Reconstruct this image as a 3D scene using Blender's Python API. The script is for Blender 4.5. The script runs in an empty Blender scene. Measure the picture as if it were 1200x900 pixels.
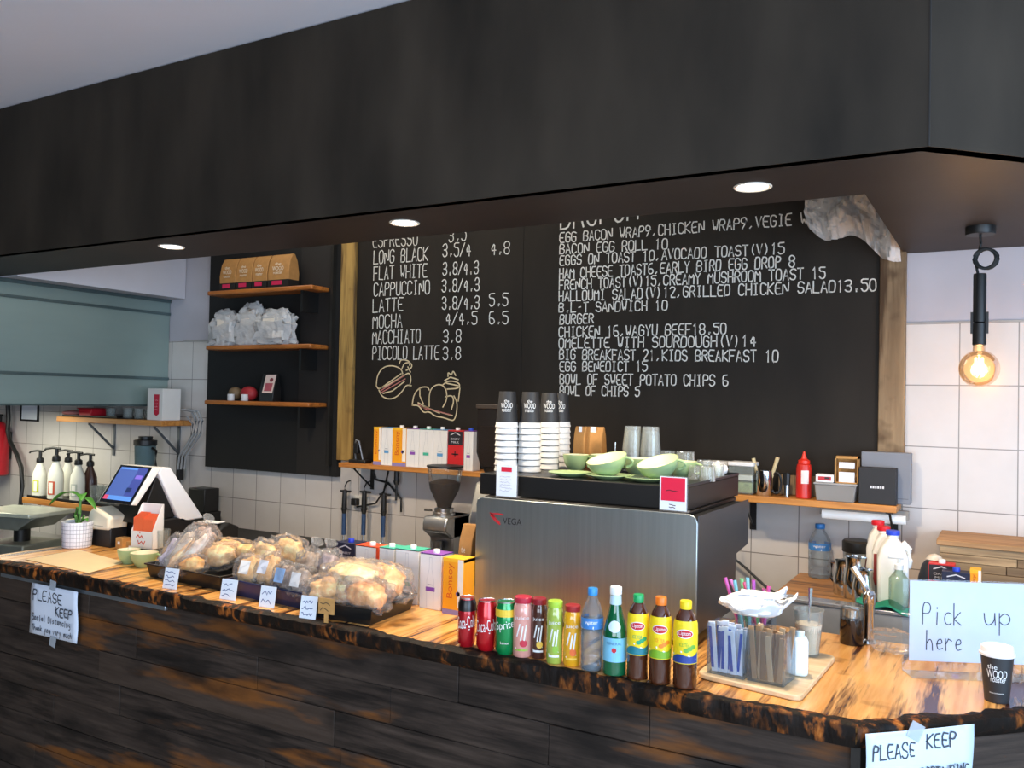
import bpy, math, random
from mathutils import Vector, Matrix, noise as MN
R = random.Random(7)
pi = math.pi
SC = bpy.context.scene
COL = SC.collection
# ---------------------------------------------------------------- camera
F = 1009.5
def rot(yaw, p, r):
    B = Matrix(((1,0,0),(0,0,-1),(0,1,0)))
    return Matrix.Rotation(yaw,3,'Z') @ Matrix.Rotation(p,3,'X') @ B @ Matrix.Rotation(r,3,'Z')
CM = rot(math.radians(29.895), math.radians(1.1265), math.radians(1.181))
CP = Vector((0,0,1.70))
cam = bpy.data.cameras.new('camera'); co = bpy.data.objects.new('camera', cam); COL.objects.link(co)
cam.sensor_width = 36; cam.lens = F*36/1200; cam.clip_start = .05
co.matrix_world = Matrix.Translation(CP) @ CM.to_4x4()
SC.camera = co
# ---------------------------------------------------------------- light
W = bpy.data.worlds.new('sky'); SC.world = W; W.use_nodes = True
W.node_tree.nodes['Background'].inputs[0].default_value = (.62,.78,1,1)
W.node_tree.nodes['Background'].inputs[1].default_value = 1.0
def light(name, kind, loc, power, color, rot=(0,0,0), **k):
    l = bpy.data.lights.new(name, kind); l.energy = power; l.color = color
    for a, v in k.items(): setattr(l, a, v)
    o = bpy.data.objects.new(name, l); COL.objects.link(o); o.location = loc; o.rotation_euler = rot
    return o
light('daylight_side_window','AREA',(2.8,-.3,1.5),200,(.54,.75,1),(0,math.radians(102),0),shape='RECTANGLE',size=2.2,size_y=4.6)
light('daylight_shopfront','AREA',(.6,-3.98,1.5),125,(.82,.89,1),(math.radians(108),0,0),shape='RECTANGLE',size=4.2,size_y=2.2)
light('kitchen_ceiling_light','AREA',(-6.0,3.1,1.56),15,(1,.98,.80),(0,0,0),shape='RECTANGLE',size=.9,size_y=.9)
light('kitchen_panel_light','AREA',(-2.9,3.33,3.0),11,(1,.95,.86),(0,0,0),shape='RECTANGLE',size=2.6,size_y=.5)
SC.view_settings.view_transform = 'Standard'; SC.view_settings.look = 'None'
SC.view_settings.gamma = 1; SC.view_settings.use_curve_mapping = False
SC.view_settings.exposure = 0.38
SC.cycles.max_bounces = 10; SC.cycles.transparent_max_bounces = 24
SC.cycles.sample_clamp_indirect = 6; SC.cycles.caustics_reflective = False; SC.cycles.caustics_refractive = False
# ---------------------------------------------------------------- photo ray helpers: pixel -> point on a real plane
def ray(px, py): return CM @ Vector((px-600, -(py-450), -F))
def PZ(px, py, z): v = ray(px,py); return CP + v*((z-CP.z)/v.z)
def PY(px, py, y): v = ray(px,py); return CP + v*(y/v.y)
def PX(px, py, x): v = ray(px,py); return CP + v*(x/v.x)
FW = CM @ Vector((0,0,-1))
def S(px, p): return px*((Vector(p)-CP).dot(FW))/F
def face(p, k=1.0): return k*math.atan2(-(CP.x-p[0]), -(CP.y-p[1]))*-1
# ---------------------------------------------------------------- materials
def lin(c): c/=255; return c/12.92 if c<=.04045 else ((c+.055)/1.055)**2.4
def hx(h): return (lin(int(h[0:2],16)),lin(int(h[2:4],16)),lin(int(h[4:6],16)),1)
MATS = {}
def nt(name):
    m = bpy.data.materials.new(name); m.use_nodes = True; n = m.node_tree
    return m, n, n.nodes['Principled BSDF'], n.nodes['Material Output']
def noise(n, scale, detail=3, vec=(1,1,1), coord='Object', rough=.55):
    t = n.nodes.new('ShaderNodeTexCoord'); mp = n.nodes.new('ShaderNodeMapping'); mp.inputs['Scale'].default_value = vec
    z = n.nodes.new('ShaderNodeTexNoise'); z.inputs['Scale'].default_value = scale; z.inputs['Detail'].default_value = detail; z.inputs['Roughness'].default_value = rough
    n.links.new(t.outputs[coord], mp.inputs[0]); n.links.new(mp.outputs[0], z.inputs['Vector'])
    return z.outputs['Fac']
def ramp(n, fac, stops):
    r = n.nodes.new('ShaderNodeValToRGB'); e = r.color_ramp.elements
    while len(e) < len(stops): e.new(.5)
    for k,(p,c) in zip(e, stops): k.position = p; k.color = c if not isinstance(c,str) else hx(c)
    n.links.new(fac, r.inputs[0]); return r.outputs[0]
def mixc(n, fac, a, b, mode='MIX'):
    m = n.nodes.new('ShaderNodeMix'); m.data_type = 'RGBA'; m.blend_type = mode
    for s, v in ((m.inputs[0],fac),(m.inputs[6],a),(m.inputs[7],b)):
        if hasattr(v,'links') or hasattr(v,'is_output'): n.links.new(v, s)
        elif isinstance(v,(int,float)): s.default_value = v
        else: s.default_value = hx(v) if isinstance(v,str) else v
    return m.outputs[2]
def bump(n, b, h, st, dist=.01):
    u = n.nodes.new('ShaderNodeBump'); u.inputs['Strength'].default_value = st; u.inputs['Distance'].default_value = dist
    n.links.new(h, u.inputs['Height']); n.links.new(u.outputs[0], b.inputs['Normal'])
SPEC_LOW = .15
def mk(h, rough=.5, metal=0, var=.12, scale=14, emit=0, coat=0, vec=(1,1,1), bmp=0):
    key = (h,rough,metal,var,scale,emit,coat,vec,bmp)
    if key in MATS: return MATS[key]
    m, n, b, o = nt('paint_'+h)
    b.inputs['Roughness'].default_value = rough; b.inputs['Metallic'].default_value = metal; b.inputs['Coat Weight'].default_value = coat
    c = hx(h)
    if var:
        f = noise(n, scale, 3, vec)
        n.links.new(ramp(n, f, [(.25,tuple(v*(1-var) for v in c[:3])+(1,)),(.75,tuple(min(1,v*(1+var)) for v in c[:3])+(1,))]), b.inputs['Base Color'])
        if bmp: bump(n, b, f, bmp)
    else: b.inputs['Base Color'].default_value = c
    if emit: b.inputs['Emission Color'].default_value = c; b.inputs['Emission Strength'].default_value = emit
    MATS[key] = m; return m
def clear(h='FFFFFF', haze=.06, body='F2F4F6', rough=.08, bmp=0, scale=30, gloss=.6):
    key = ('clear',h,haze,body,rough,bmp,scale,gloss)
    if key in MATS: return MATS[key]
    m, n, b, o = nt('clear_'+h)
    b.inputs['Base Color'].default_value = hx(body); b.inputs['Roughness'].default_value = .5; b.inputs['Specular IOR Level'].default_value = .1
    gl = n.nodes.new('ShaderNodeBsdfGlossy'); gl.inputs['Roughness'].default_value = rough
    tr = n.nodes.new('ShaderNodeBsdfTransparent'); tr.inputs[0].default_value = hx(h)
    lw = n.nodes.new('ShaderNodeLayerWeight'); lw.inputs[0].default_value = .25
    ad = n.nodes.new('ShaderNodeMath'); ad.operation = 'MULTIPLY_ADD'; ad.inputs[1].default_value = gloss; ad.inputs[2].default_value = .015; ad.use_clamp = True
    n.links.new(lw.outputs['Fresnel'], ad.inputs[0])
    mx = n.nodes.new('ShaderNodeMixShader'); n.links.new(ad.outputs[0], mx.inputs[0]); n.links.new(tr.outputs[0], mx.inputs[1])
    n.links.new(gl.outputs[0], mx.inputs[2]); m2 = n.nodes.new('ShaderNodeMixShader'); m2.inputs[0].default_value = haze; n.links.new(mx.outputs[0], m2.inputs[1]); n.links.new(b.outputs[0], m2.inputs[2]); n.links.new(m2.outputs[0], o.inputs[0])
    if bmp:
        bump(n, b, noise(n, scale, 4), bmp, .02); n.links.new(b.inputs['Normal'].links[0].from_socket, gl.inputs['Normal'])
    MATS[key] = m; return m
def woodmat(name, light_, dark, vec=(30,2,30), rough=.45, burn=None, knots=.5):
    m, n, b, o = nt(name); b.inputs['Roughness'].default_value = rough
    f = noise(n, 1, 5, vec); c = ramp(n, f, [(.3,dark),(.62,light_)])
    if burn:
        g = noise(n, 1, 4, tuple(v*.55 for v in vec), rough=.7); c = mixc(n, ramp(n, g, [(.50,(0,0,0,1)),(.62,(1,1,1,1))]), c, burn)
        q = noise(n, 6, 3); c = mixc(n, ramp(n, q, [(.60,(0,0,0,1)),(.72,(.75,.75,.75,1))]), c, burn)
    n.links.new(c, b.inputs['Base Color']); bump(n, b, f, .12, .004); return m
BLACK = mk('141414',.45); DARK = mk('1C1B1A',.6); WHITE = mk('E8E8E6',.5,var=.03); STEEL = mk('B9BCBE',.28,1,.06,vec=(1,1,40)); CHROME = mk('D0D3D6',.12,1,.02)
PAPER = mk('E9EEF5',.8,var=.03); KRAFT = mk('B98A4E',.8,var=.15,scale=40); NAVY = mk('1B2340',.5); RED = mk('C8202E',.45); PEN = mk('3C4250',.7,var=0); BLUEPEN = mk('3A5088',.7,var=0)
SHELFW = woodmat('shelf_timber','B06A2C','7A421A',(3,40,40)); SHELFR = woodmat('shelf_pine','C98A45','9A5E28',(3,40,40))
GLASS = clear('F4F8F8',.03); CREAM = mk('EADFC0',.4,var=.04); GREEN = mk('9DB682',.35,var=.05,coat=.4); BAG = clear('FDFDFD',.075,'FFFFFF',.12,.8,26,.5)
CHALK = mk('D9D5CC',.9,var=.1,scale=60)
# ---------------------------------------------------------------- mesh builder
class MB:
    def __init__(s, M=None): s.v=[]; s.f=[]; s.m=[]; s.M=M or Matrix(); s.col=[]; s.c=0.5
    def add(s, vs, fs, mi=0):
        k = len(s.v); s.v += [tuple(s.M @ Vector(p)) for p in vs]
        for f in fs: s.f.append(tuple(i+k for i in f)); s.m.append(mi); s.col.append(s.c)
        return s
    def box(s, a, b, mi=0):
        (x0,y0,z0),(x1,y1,z1) = a,b
        return s.add([(x0,y0,z0),(x1,y0,z0),(x1,y1,z0),(x0,y1,z0),(x0,y0,z1),(x1,y0,z1),(x1,y1,z1),(x0,y1,z1)],[(0,3,2,1),(4,5,6,7),(0,1,5,4),(1,2,6,5),(2,3,7,6),(3,0,4,7)],mi)
    def cbox(s, c, sz, mi=0):
        return s.box([c[i]-sz[i]/2 for i in range(3)],[c[i]+sz[i]/2 for i in range(3)],mi)
    def lathe(s, prof, n=24, c=(0,0,0), mi=0, sx=1, sy=1, cap=True):
        vs=[];fs=[]
        for r,z in prof:
            for i in range(n):
                a=2*pi*i/n; vs.append((c[0]+r*sx*math.cos(a),c[1]+r*sy*math.sin(a),c[2]+z))
        for k in range(len(prof)-1):
            for i in range(n):
                j=(i+1)%n; fs.append((k*n+i,k*n+j,(k+1)*n+j,(k+1)*n+i))
        if cap:
            if prof[0][0]>1e-5: fs.append(tuple(range(n-1,-1,-1)))
            if prof[-1][0]>1e-5: fs.append(tuple((len(prof)-1)*n+i for i in range(n)))
        return s.add(vs,fs,mi)
    def tube(s, pts, r, n=8, mi=0):
        pts=[Vector(p) for p in pts]; vs=[];fs=[]; up=Vector((.03,.05,1)).normalized(); L=len(pts)
        for k,p in enumerate(pts):
            t=(pts[min(k+1,L-1)]-pts[max(k-1,0)]).normalized()
            a=t.cross(up)
            if a.length<.05: a=t.cross(Vector((1,0,0)))
            a.normalize(); b=t.cross(a); rr=r[k] if isinstance(r,(list,tuple)) else r
            for i in range(n): q=2*pi*i/n; vs.append(tuple(p+a*rr*math.cos(q)+b*rr*math.sin(q)))
        for k in range(L-1):
            for i in range(n): j=(i+1)%n; fs.append((k*n+i,k*n+j,(k+1)*n+j,(k+1)*n+i))
        fs.append(tuple(range(n-1,-1,-1))); fs.append(tuple((L-1)*n+i for i in range(n)))
        return s.add(vs,fs,mi)
    def prism(s, poly, d0, d1, ax='y', mi=0):
        n=len(poly)
        def q(u,v,d): return (u,d,v) if ax=='y' else (d,u,v) if ax=='x' else (u,v,d)
        vs=[q(u,v,d0) for u,v in poly]+[q(u,v,d1) for u,v in poly]
        fs=[tuple(range(n)),tuple(range(2*n-1,n-1,-1))]+[((i+1)%n,i,n+i,n+(i+1)%n) for i in range(n)]
        return s.add(vs,fs,mi)
    def ell(s, c, r, nu=16, nv=10, mi=0, amp=0, fr=3, seed=0, pw=1.0):
        g=random.Random(seed); ph=[g.uniform(0,6) for _ in range(6)]; vs=[];fs=[]
        for k in range(1,nv):
            t=pi*k/nv
            for i in range(nu):
                a=2*pi*i/nu; w=1+amp*(math.sin(fr*a+ph[0]+2*t)+.6*math.sin(fr*1.7*t*2+ph[1]+a)+.5*math.sin(2.3*fr*a-ph[2]+3*t))
                f=lambda x: math.copysign(abs(x)**pw,x)
                vs.append((c[0]+r[0]*w*f(math.sin(t))*f(math.cos(a)),c[1]+r[1]*w*f(math.sin(t))*f(math.sin(a)),c[2]+r[2]*w*f(math.cos(t))))
        vs += [(c[0],c[1],c[2]+r[2]),(c[0],c[1],c[2]-r[2])]; T=len(vs)-2
        for k in range(nv-2):
            for i in range(nu): j=(i+1)%nu; fs.append((k*nu+j,k*nu+i,(k+1)*nu+i,(k+1)*nu+j))
        for i in range(nu):
            j=(i+1)%nu; fs.append((T,i,j)); fs.append((T+1,(nv-2)*nu+j,(nv-2)*nu+i))
        return s.add(vs,fs,mi)
    def blob(s, c, r, nu=22, nv=14, amp=.12, fr=2.2, seed=0, ridge=0, mi=0, pw=1.0):
        k=len(s.v); s.ell((0,0,0),(1,1,1),nu,nv,mi,pw=pw); Mi=s.M; inv=Mi.inverted()
        for i in range(k,len(s.v)):
            p=inv@Vector(s.v[i]); q=p*fr+Vector((seed*7.3,seed*3.1,-seed*1.7)); w=1+amp*(MN.noise(q)+.5*MN.noise(q*2.1)+.25*MN.noise(q*4.3))
            if ridge: w+=ridge*(.5-abs(MN.noise(q*1.8+Vector((9,1,4)))))*1.4+ridge*.5*(.4-abs(MN.noise(q*4.1)))
            s.v[i]=tuple(Mi@Vector((c[0]+r[0]*p.x*w,c[1]+r[1]*p.y*w,c[2]+r[2]*p.z*w)))
        return s
    def build(s, name, mats, parent=None, bev=0, smooth=35, seg=2):
        me=bpy.data.meshes.new(name); me.from_pydata(s.v,[],s.f)
        if not isinstance(mats,(list,tuple)): mats=[mats]
        for m in mats: me.materials.append(m)
        me.polygons.foreach_set('material_index',s.m)
        if any(c!=.5 for c in s.col):
            at=me.attributes.new('tone','FLOAT','FACE'); at.data.foreach_set('value',s.col)
        me.update()
        if smooth:
            me.shade_smooth(); me.set_sharp_from_angle(angle=math.radians(smooth))
        o=bpy.data.objects.new(name,me); COL.objects.link(o)
        if parent: o.parent=parent
        if bev:
            b=o.modifiers.new('bevel','BEVEL'); b.width=bev; b.segments=seg; b.limit_method='ANGLE'; b.angle_limit=math.radians(40)
        return o
def tag(o, label, cat, group=None, kind=None):
    o['label']=label; o['category']=cat
    if group: o['group']=group
    if kind: o['kind']=kind
    return o
def thing(name, label, cat, loc=(0,0,0), rz=0, group=None, rx=0, ry=0):
    o=bpy.data.objects.new(name,None); COL.objects.link(o); o.location=loc; o.rotation_euler=(rx,ry,rz); o.empty_display_size=.05
    return tag(o,label,cat,group)
def struct(o): o['kind']='structure'; return o
def dup(root, loc, rz, label, group=None):
    r=root.copy(); COL.objects.link(r); r.location=loc; r.rotation_euler=(0,0,rz); r['label']=label
    if group: r['group']=group
    for ch in list(root.children):
        c=ch.copy(); COL.objects.link(c); c.parent=r
        for g in list(ch.children):
            d=g.copy(); COL.objects.link(d); d.parent=c
    return r
# ---------------------------------------------------------------- lettering
_tc={}
def tmesh(t):
    if t in _tc: return _tc[t]
    c=bpy.data.curves.new('t','FONT'); c.body=t; c.size=1; c.align_x='CENTER'; o=bpy.data.objects.new('t',c); COL.objects.link(o)
    dg=bpy.context.evaluated_depsgraph_get(); dg.update(); me=o.evaluated_get(dg).to_mesh()
    vs=[(v.co.x,v.co.y) for v in me.vertices]; fs=[tuple(p.vertices) for p in me.polygons]
    bpy.data.objects.remove(o); bpy.data.curves.remove(c)
    x0=min(v[0] for v in vs);x1=max(v[0] for v in vs);y0=min(v[1] for v in vs);y1=max(v[1] for v in vs)
    _tc[t]=([((x-x0)/(x1-x0)-.5,(y-y0)/(y1-y0)-.5) for x,y in vs],fs); return _tc[t]
def flat(o, ux=(1,0,0), uz=(0,0,1)):
    o=Vector(o);ux=Vector(ux);uz=Vector(uz); return lambda a,b: tuple(o+ux*a+uz*b)
def prad(prof,r,h,b):
    z=b/h
    for (a0,z0),(a1,z1) in zip(prof,prof[1:]):
        if z0<=z<=z1: return r*(a0+(a1-a0)*(z-z0)/max(1e-6,z1-z0))
    return r*prof[-1][0]
def onprof(prof,r,h,z0=0,eps=.0006):
    def f(a,b):
        q=prad(prof,r,h,b+z0)+eps; return (q*math.cos(-pi/2+a/r),q*math.sin(-pi/2+a/r),b+z0)
    return f
def cyl(r, z=0, th=0): return lambda a,b: (r*math.cos(-pi/2+th+a/r), r*math.sin(-pi/2+th+a/r), z+b)
def text(mb, t, pf, w, h, mi=0, rotd=0):
    vs,fs=tmesh(t); c,s_=math.cos(rotd),math.sin(rotd)
    mb.add([pf(x*w*c-y*h*s_, x*w*s_+y*h*c) for x,y in vs],fs,mi)
def patch(mb, pf, w, h, mi=0, n=10, cx=0, cy=0, shape=None):
    if shape=='oval':
        vs=[];N=14
        for i in range(N+1):
            t=-math.cos(pi*i/N); a=cx+w/2*t; e=max(.02,math.sqrt(max(0,1-t*t)))*h/2
            vs+=[pf(a,cy-e),pf(a,cy),pf(a,cy+e)]
        mb.add(vs,[(3*i+k,3*i+3+k,3*i+4+k,3*i+1+k) for i in range(N) for k in (0,1)],mi); return
    vs=[];fs=[]
    for i in range(n+1):
        a=cx-w/2+w*i/n; vs+=[pf(a,cy-h/2),pf(a,cy+h/2)]
    for i in range(n): fs.append((2*i,2*i+2,2*i+3,2*i+1))
    mb.add(vs,fs,mi)
G={'A':'002640|1232','B':'00063645443303|3342413000','C':'4536160501103041','D':'00063645413000','E':'46060040|0333','F':'460600|0333','G':'4536160501103041432 3','H':'0006|4046|0343','I':'2026|1636|1030','J':'4641301001','K':'0006|460340','L':'060040','M':'0006234640','N':'00064046','O':'103041453616050110','P':'00063645443303','R':'00063645443303|2340','S':'453616050413334241301001','T':'0646|2620','U':'060110304146','V':'062046','W':'0610233046','X':'0046|0640','Y':'062346|2320','Z':'06460040','0':'103041453616050110','1':'152620','2':'05163645440040','3':'05163645443313|334241301001','4':'30360242','5':'460604344341301001','6':'36160501103041423303','7':'064610','8':'13040516364544331302011030414233','9':'44331304051636454410','.':'20213121','/':'0046','(':'36242230','-':'1333',')':'16242210',',':'2110',"'":'2625'}
LC={'i':[[(2,0),(2,3.4)],[(2,4.4),(2,4.8)]],'c':[[(4,3),(2,3.6),(.4,2),(1,.3),(3,0),(4,.6)]],'k':[[(0,0),(0,6)],[(3.4,3.6),(0,1.6),(3.6,0)]],'u':[[(0,3.6),(.3,.6),(1.6,0),(3.4,1.2),(3.6,3.6)],[(3.6,3.6),(3.8,0)]],'p':[[(0,3.6),(0,-2.8)],[(0,2.4),(1.6,3.8),(3.6,2.6),(3.2,.6),(1.4,0),(0,1)]],'h':[[(0,0),(0,6)],[(0,2),(1.6,3.5),(3,2.6),(3.2,0)]],'e':[[(.4,1.9),(3.6,2.1),(2.8,3.6),(1,3.2),(.3,1.6),(1.2,.1),(3.6,.6)]],'r':[[(0,3.6),(.3,0)],[(.2,2),(1.6,3.5),(3.4,3)]],'o':[[(2,3.5),(.5,2.5),(.6,.6),(2,0),(3.5,1),(3.4,2.8),(2,3.5)]],'a':[[(3.2,3.2),(1.2,3.4),(.3,1.4),(1.4,0),(3,1.2),(3.2,3.3),(3.5,0)]],'l':[[(1.6,6),(1.8,.4),(2.6,0)]],'t':[[(1.8,5),(1.8,.3),(3,0)],[(.6,3.6),(3.2,3.6)]],'n':[[(.2,3.5),(.3,0)],[(.3,2),(1.8,3.5),(3,2.4),(3.2,0)]],'g':[[(3.2,3),(1.4,3.5),(.4,1.8),(1.4,.3),(3.2,1.6),(3.2,-1.6),(1.6,-2.4),(.4,-1.6)]],'s':[[(3,3.2),(1.4,3.5),(.8,2.4),(2.8,1.4),(2.4,.1),(.4,.3)]],'d':[[(3,2.4),(1.2,3.2),(.3,1.4),(1.4,0),(3,1.2)],[(3.2,6),(3.4,0)]],'y':[[(.2,3.5),(1.8,.6)],[(3.4,3.5),(.8,-2.6)]],'v':[[(.2,3.5),(1.8,0),(3.4,3.5)]],'m':[[(0,3.5),(.1,0)],[(.1,2.2),(1.1,3.5),(1.8,2.2),(1.8,0)],[(1.8,2.2),(2.8,3.5),(3.7,2.2),(3.8,0)]]}
def glyph(c):
    if c in LC: return LC[c]
    if c not in G: return []
    out=[]
    for p in G[c].replace(' ','').split('|'): out.append([(int(p[i]),int(p[i+1])) for i in range(0,len(p)-1,2)])
    return out
def strokes(mb, lines, pf, lw, mi=0):
    for L in lines:
        n=len(L); vs=[]
        for i,(x,y) in enumerate(L):
            d=[]
            for j in (i,i+1):
                if 0<j<n: l=math.hypot(L[j][0]-L[j-1][0],L[j][1]-L[j-1][1]) or 1e-6; d.append(((L[j][0]-L[j-1][0])/l,(L[j][1]-L[j-1][1])/l))
            ex=ey=0
            if len(d)==1: tx,ty=d[0]; k=1; s_=-1 if i==0 else 1; ex,ey=tx*lw*.4*s_,ty*lw*.4*s_
            else:
                tx,ty=d[0][0]+d[1][0],d[0][1]+d[1][1]; l=math.hypot(tx,ty)
                if l<.5: tx,ty=d[0]; k=1
                else: tx/=l;ty/=l; k=min(1.6,2/l)
            nx,ny=-ty*lw/2*k,tx*lw/2*k
            vs+=[pf(x+ex+nx,y+ey+ny),pf(x+ex-nx,y+ey-ny)]
        mb.add(vs,[(2*i,2*i+1,2*i+3,2*i+2) for i in range(n-1)],mi)
def chaikin(L,n):
    for _ in range(n):
        if len(L)<4: return L
        o=[L[0]]
        for (a,b),(c,d) in zip(L,L[1:]): o+=[(a*.75+c*.25,b*.75+d*.25),(a*.25+c*.75,b*.25+d*.75)]
        L=o+[L[-1]]
    return L
def stext(mb, t, pf, w, h, lw, mi=0, x0=0, y0=0, jit=.25, fill=.72, sm=0):
    """t from (x0,y0) over width w, cap height h"""
    adv=w/len(t)
    for i,c in enumerate(t):
        ls=[[(x0+adv*i+(x/4)*adv*fill+R.uniform(-jit,jit)*lw, y0+(y/6)*h+R.uniform(-jit,jit)*lw*1.6) for x,y in L] for L in glyph(c)]
        strokes(mb, [chaikin(L,sm) for L in ls], pf, lw, mi)
def scribble(mb, pf, w, h, rows, lw, mi=0):
    for r_ in range(rows):
        y=h/2-h*(r_+.6)/rows; x=-w/2; pts=[]
        end=w/2-R.uniform(0,.25)*w
        while x<end: pts.append((x,y+R.uniform(-.28,.28)*h/rows)); x+=lw*R.uniform(1.0,1.9)
        strokes(mb,[pts],pf,lw*.6,mi)
TOP=.95; YW=3.9
# ================================================================ the room
tile=None
def tilemat():
    m,n,b,o=nt('wall_tile'); b.inputs['Roughness'].default_value=.25
    t=n.nodes.new('ShaderNodeTexCoord'); mp=n.nodes.new('ShaderNodeMapping'); mp.inputs['Location'].default_value=(-.0391+.2057*40,-.0388+.0,0)
    sw=n.nodes.new('ShaderNodeSeparateXYZ'); cb=n.nodes.new('ShaderNodeCombineXYZ'); n.links.new(t.outputs['Object'],sw.inputs[0]); n.links.new(sw.outputs[0],cb.inputs[0]); n.links.new(sw.outputs[2],cb.inputs[1]); n.links.new(cb.outputs[0],mp.inputs[0])
    br=n.nodes.new('ShaderNodeTexBrick'); br.offset=0; br.inputs['Scale'].default_value=1; br.inputs['Brick Width'].default_value=.2057; br.inputs['Row Height'].default_value=.2515; br.inputs['Mortar Size'].default_value=.0022; br.inputs['Mortar Smooth'].default_value=.1
    br.inputs['Color1'].default_value=hx('D6D0CA'); br.inputs['Color2'].default_value=hx('CCC6C0'); br.inputs['Mortar'].default_value=hx('77716A')
    n.links.new(mp.outputs[0],br.inputs[0]); c=mixc(n,.10,br.outputs[0],ramp(n,noise(n,7,4),[(.3,'C2BAB2'),(.7,'F2F0F0')]))
    n.links.new(c,b.inputs['Base Color']); bump(n,b,br.outputs['Fac'],-.3,.002); return m
TILE=tilemat()
WALLW=mk('B9B8C0',.8,var=.05,scale=3)
def darkpaint(name,a,c,vec,rough,sc=2.0):
    m,n,b,o=nt(name); b.inputs['Roughness'].default_value=rough; b.inputs['Specular IOR Level'].default_value=SPEC_LOW
    f=noise(n,sc,5,vec); n.links.new(ramp(n,f,[(.3,a),(.7,c)]),b.inputs['Base Color']); bump(n,b,noise(n,60,2),.05,.002); return m
BULK=darkpaint('bulkhead_paint','201C17','39322A',(1.5,1.5,.5),.55)
CHALKB=darkpaint('chalkboard_paint','25211D','322D27',(1,1,.3),.5,3)
SOFF=darkpaint('soffit_paint','322C2A','3C3532',(1,1,1),.5)
struct(MB().box((-7.6,YW,0),(3,YW+.12,2.055)).build('wall_back',TILE))
struct(MB().box((-7.6,YW+.006,2.055),(3,YW+.12,3.2)).build('wall_back_upper',WALLW))
struct(MB().box((-4.78,YW-.006,2.05),(-4.5,YW+.005,2.062)).box((-.37,YW-.004,2.05),(3,YW+.005,2.058)).build('trim_tile_cap',mk('A5A3A0',.5)))
struct(MB().box((-7.6,-4.2,-.1),(3,YW+.12,0)).build('floor',mk('A39C92',.5,var=.1,scale=3)))
struct(MB().box((-7.6,-4.2,3.055),(3,YW+.12,3.2)).build('ceiling',mk('E2E0E8',.8,var=.02,scale=2)))
struct(MB().box((-7.72,-4.2,0),(-7.6,YW+.12,3.2)).build('wall_left',mk('4B4642',.7)))
w=MB()
for a,b in (((-7.6,-4.2,0),(-1.6,-4.05,3.055)),((2.75,-4.2,0),(3,-4.05,3.055)),((-1.6,-4.2,0),(2.75,-4.05,.35)),((-1.6,-4.2,2.65),(2.75,-4.05,3.055))): w.box(a,b)
struct(w.build('wall_front',mk('4A4038',.7)))
w=MB()
for a,b in (((2.85,-4.05,0),(3,-2.7,3.055)),((2.85,2.1,0),(3,YW,3.055)),((2.85,-2.7,0),(3,2.1,.35)),((2.85,-2.7,2.65),(3,2.1,3.055))): w.box(a,b)
struct(w.build('wall_right',mk('4A4038',.7)))
# black bulkhead over the counter with its 45 degree corner
ZS=2.345; c0=(-.17,2.323)
struct(MB().box((-7.6,2.323,ZS),(c0[0],2.36,3.05)).build('bulkhead_fascia',BULK))
q=.9; m=MB(); m.prism([c0,(c0[0]+q,c0[1]+q),(c0[0]+q-.03,c0[1]+q+.03),(c0[0]-.02,c0[1]+.038)],ZS,3.05,'z')
struct(m.build('bulkhead_fascia_corner',BULK))
struct(MB().box((c0[0]-.0015,2.3205,ZS),(c0[0]+.0015,2.3235,3.05)).build('trim_bulkhead_joint',BLACK))
m=MB(); y0=2.326
m.prism([(-7.6,y0),(-.172,y0),(c0[0]+q,c0[1]+q),(c0[0]+q,YW),(-.376,YW),(-.376,2.766),(-4.783,2.766),(-7.6,2.766)],ZS,ZS+.03,'z')
struct(m.build('soffit',SOFF))
struct(MB().box((-4.783,2.745,ZS+.02),(-.376,2.768,ZS+.2)).box((-.378,2.75,ZS+.02),(-.356,YW,ZS+.2)).build('soffit_return',DARK))
# white bulkhead over the kitchen
m=MB(); m.box((-5.0,2.77,2.338),(-4.783,YW,3.05)); struct(m.build('kitchen_bulkhead',WALLW))
# stainless extractor canopy
h=thing('extractor_hood','long grey-green stainless extractor canopy with folded seams above the kitchen on the left','extractor hood',(-4.93,2.3,1.615))
HOOD=mk('93A6A1',.42,.5,.06,vec=(1,.4,2),scale=3)
m=MB(); m.prism([(-1.0,0),(0,0),(0,.723),(-1.0,.723)],.0,1.6,'y'); m.build('canopy',HOOD,h,bev=.004)
m=MB(); m.box((0,0,.70),(.012,1.6,.722)).box((0,0,.615),(.010,1.6,.632)).box((0,0,.178),(.008,1.6,.196)).box((0,0,0),(.01,1.6,.012)); m.build('seam',mk('66797A',.35,.7),h,bev=.002)
# ---------------------------------------------------------------- counter
ct=thing('service_counter','burnt timber topped coffee counter clad in dark reclaimed boards','counter',(0,0,0))
BW=woodmat('burnt_timber','EDB56C','CF8A3E',(34,2.4,34),.26,'4A2410')
TOPP=[(-3.985,2.197),(-.302,2.197),(.52,3.02),(.525,3.03),(-3.985,3.03)]
MB().prism(TOPP,.897,TOP,'z').build('worktop',BW,ct)
BW2=woodmat('burnt_timber_side','E0A464','B9743A',(2.6,26,26),.28,'43200C')
m=MB(); m.prism([(-.225,2.275),(.20,2.705),(.20,2.40+.32)  ,(-.235,2.36)],TOP,TOP+.0012,'z')
CHAR=None
def charmat():
    m,n,b,o=nt('charred_edge'); b.inputs['Roughness'].default_value=.6; b.inputs['Specular IOR Level'].default_value=.2
    f=noise(n,26,6,(1.5,1.5,.6)); g=noise(n,7,3,(1,1,.6)); c=ramp(n,f,[(.36,'0D0A08'),(.52,'20140C'),(.64,'9A5620'),(.75,'C98440')])
    c=mixc(n,ramp(n,g,[(.42,(0,0,0,1)),(.56,(.96,.96,.96,1))]),c,'120C08'); n.links.new(c,b.inputs['Base Color']); bump(n,b,f,.6,.01); return m
CHAR=charmat()
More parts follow.
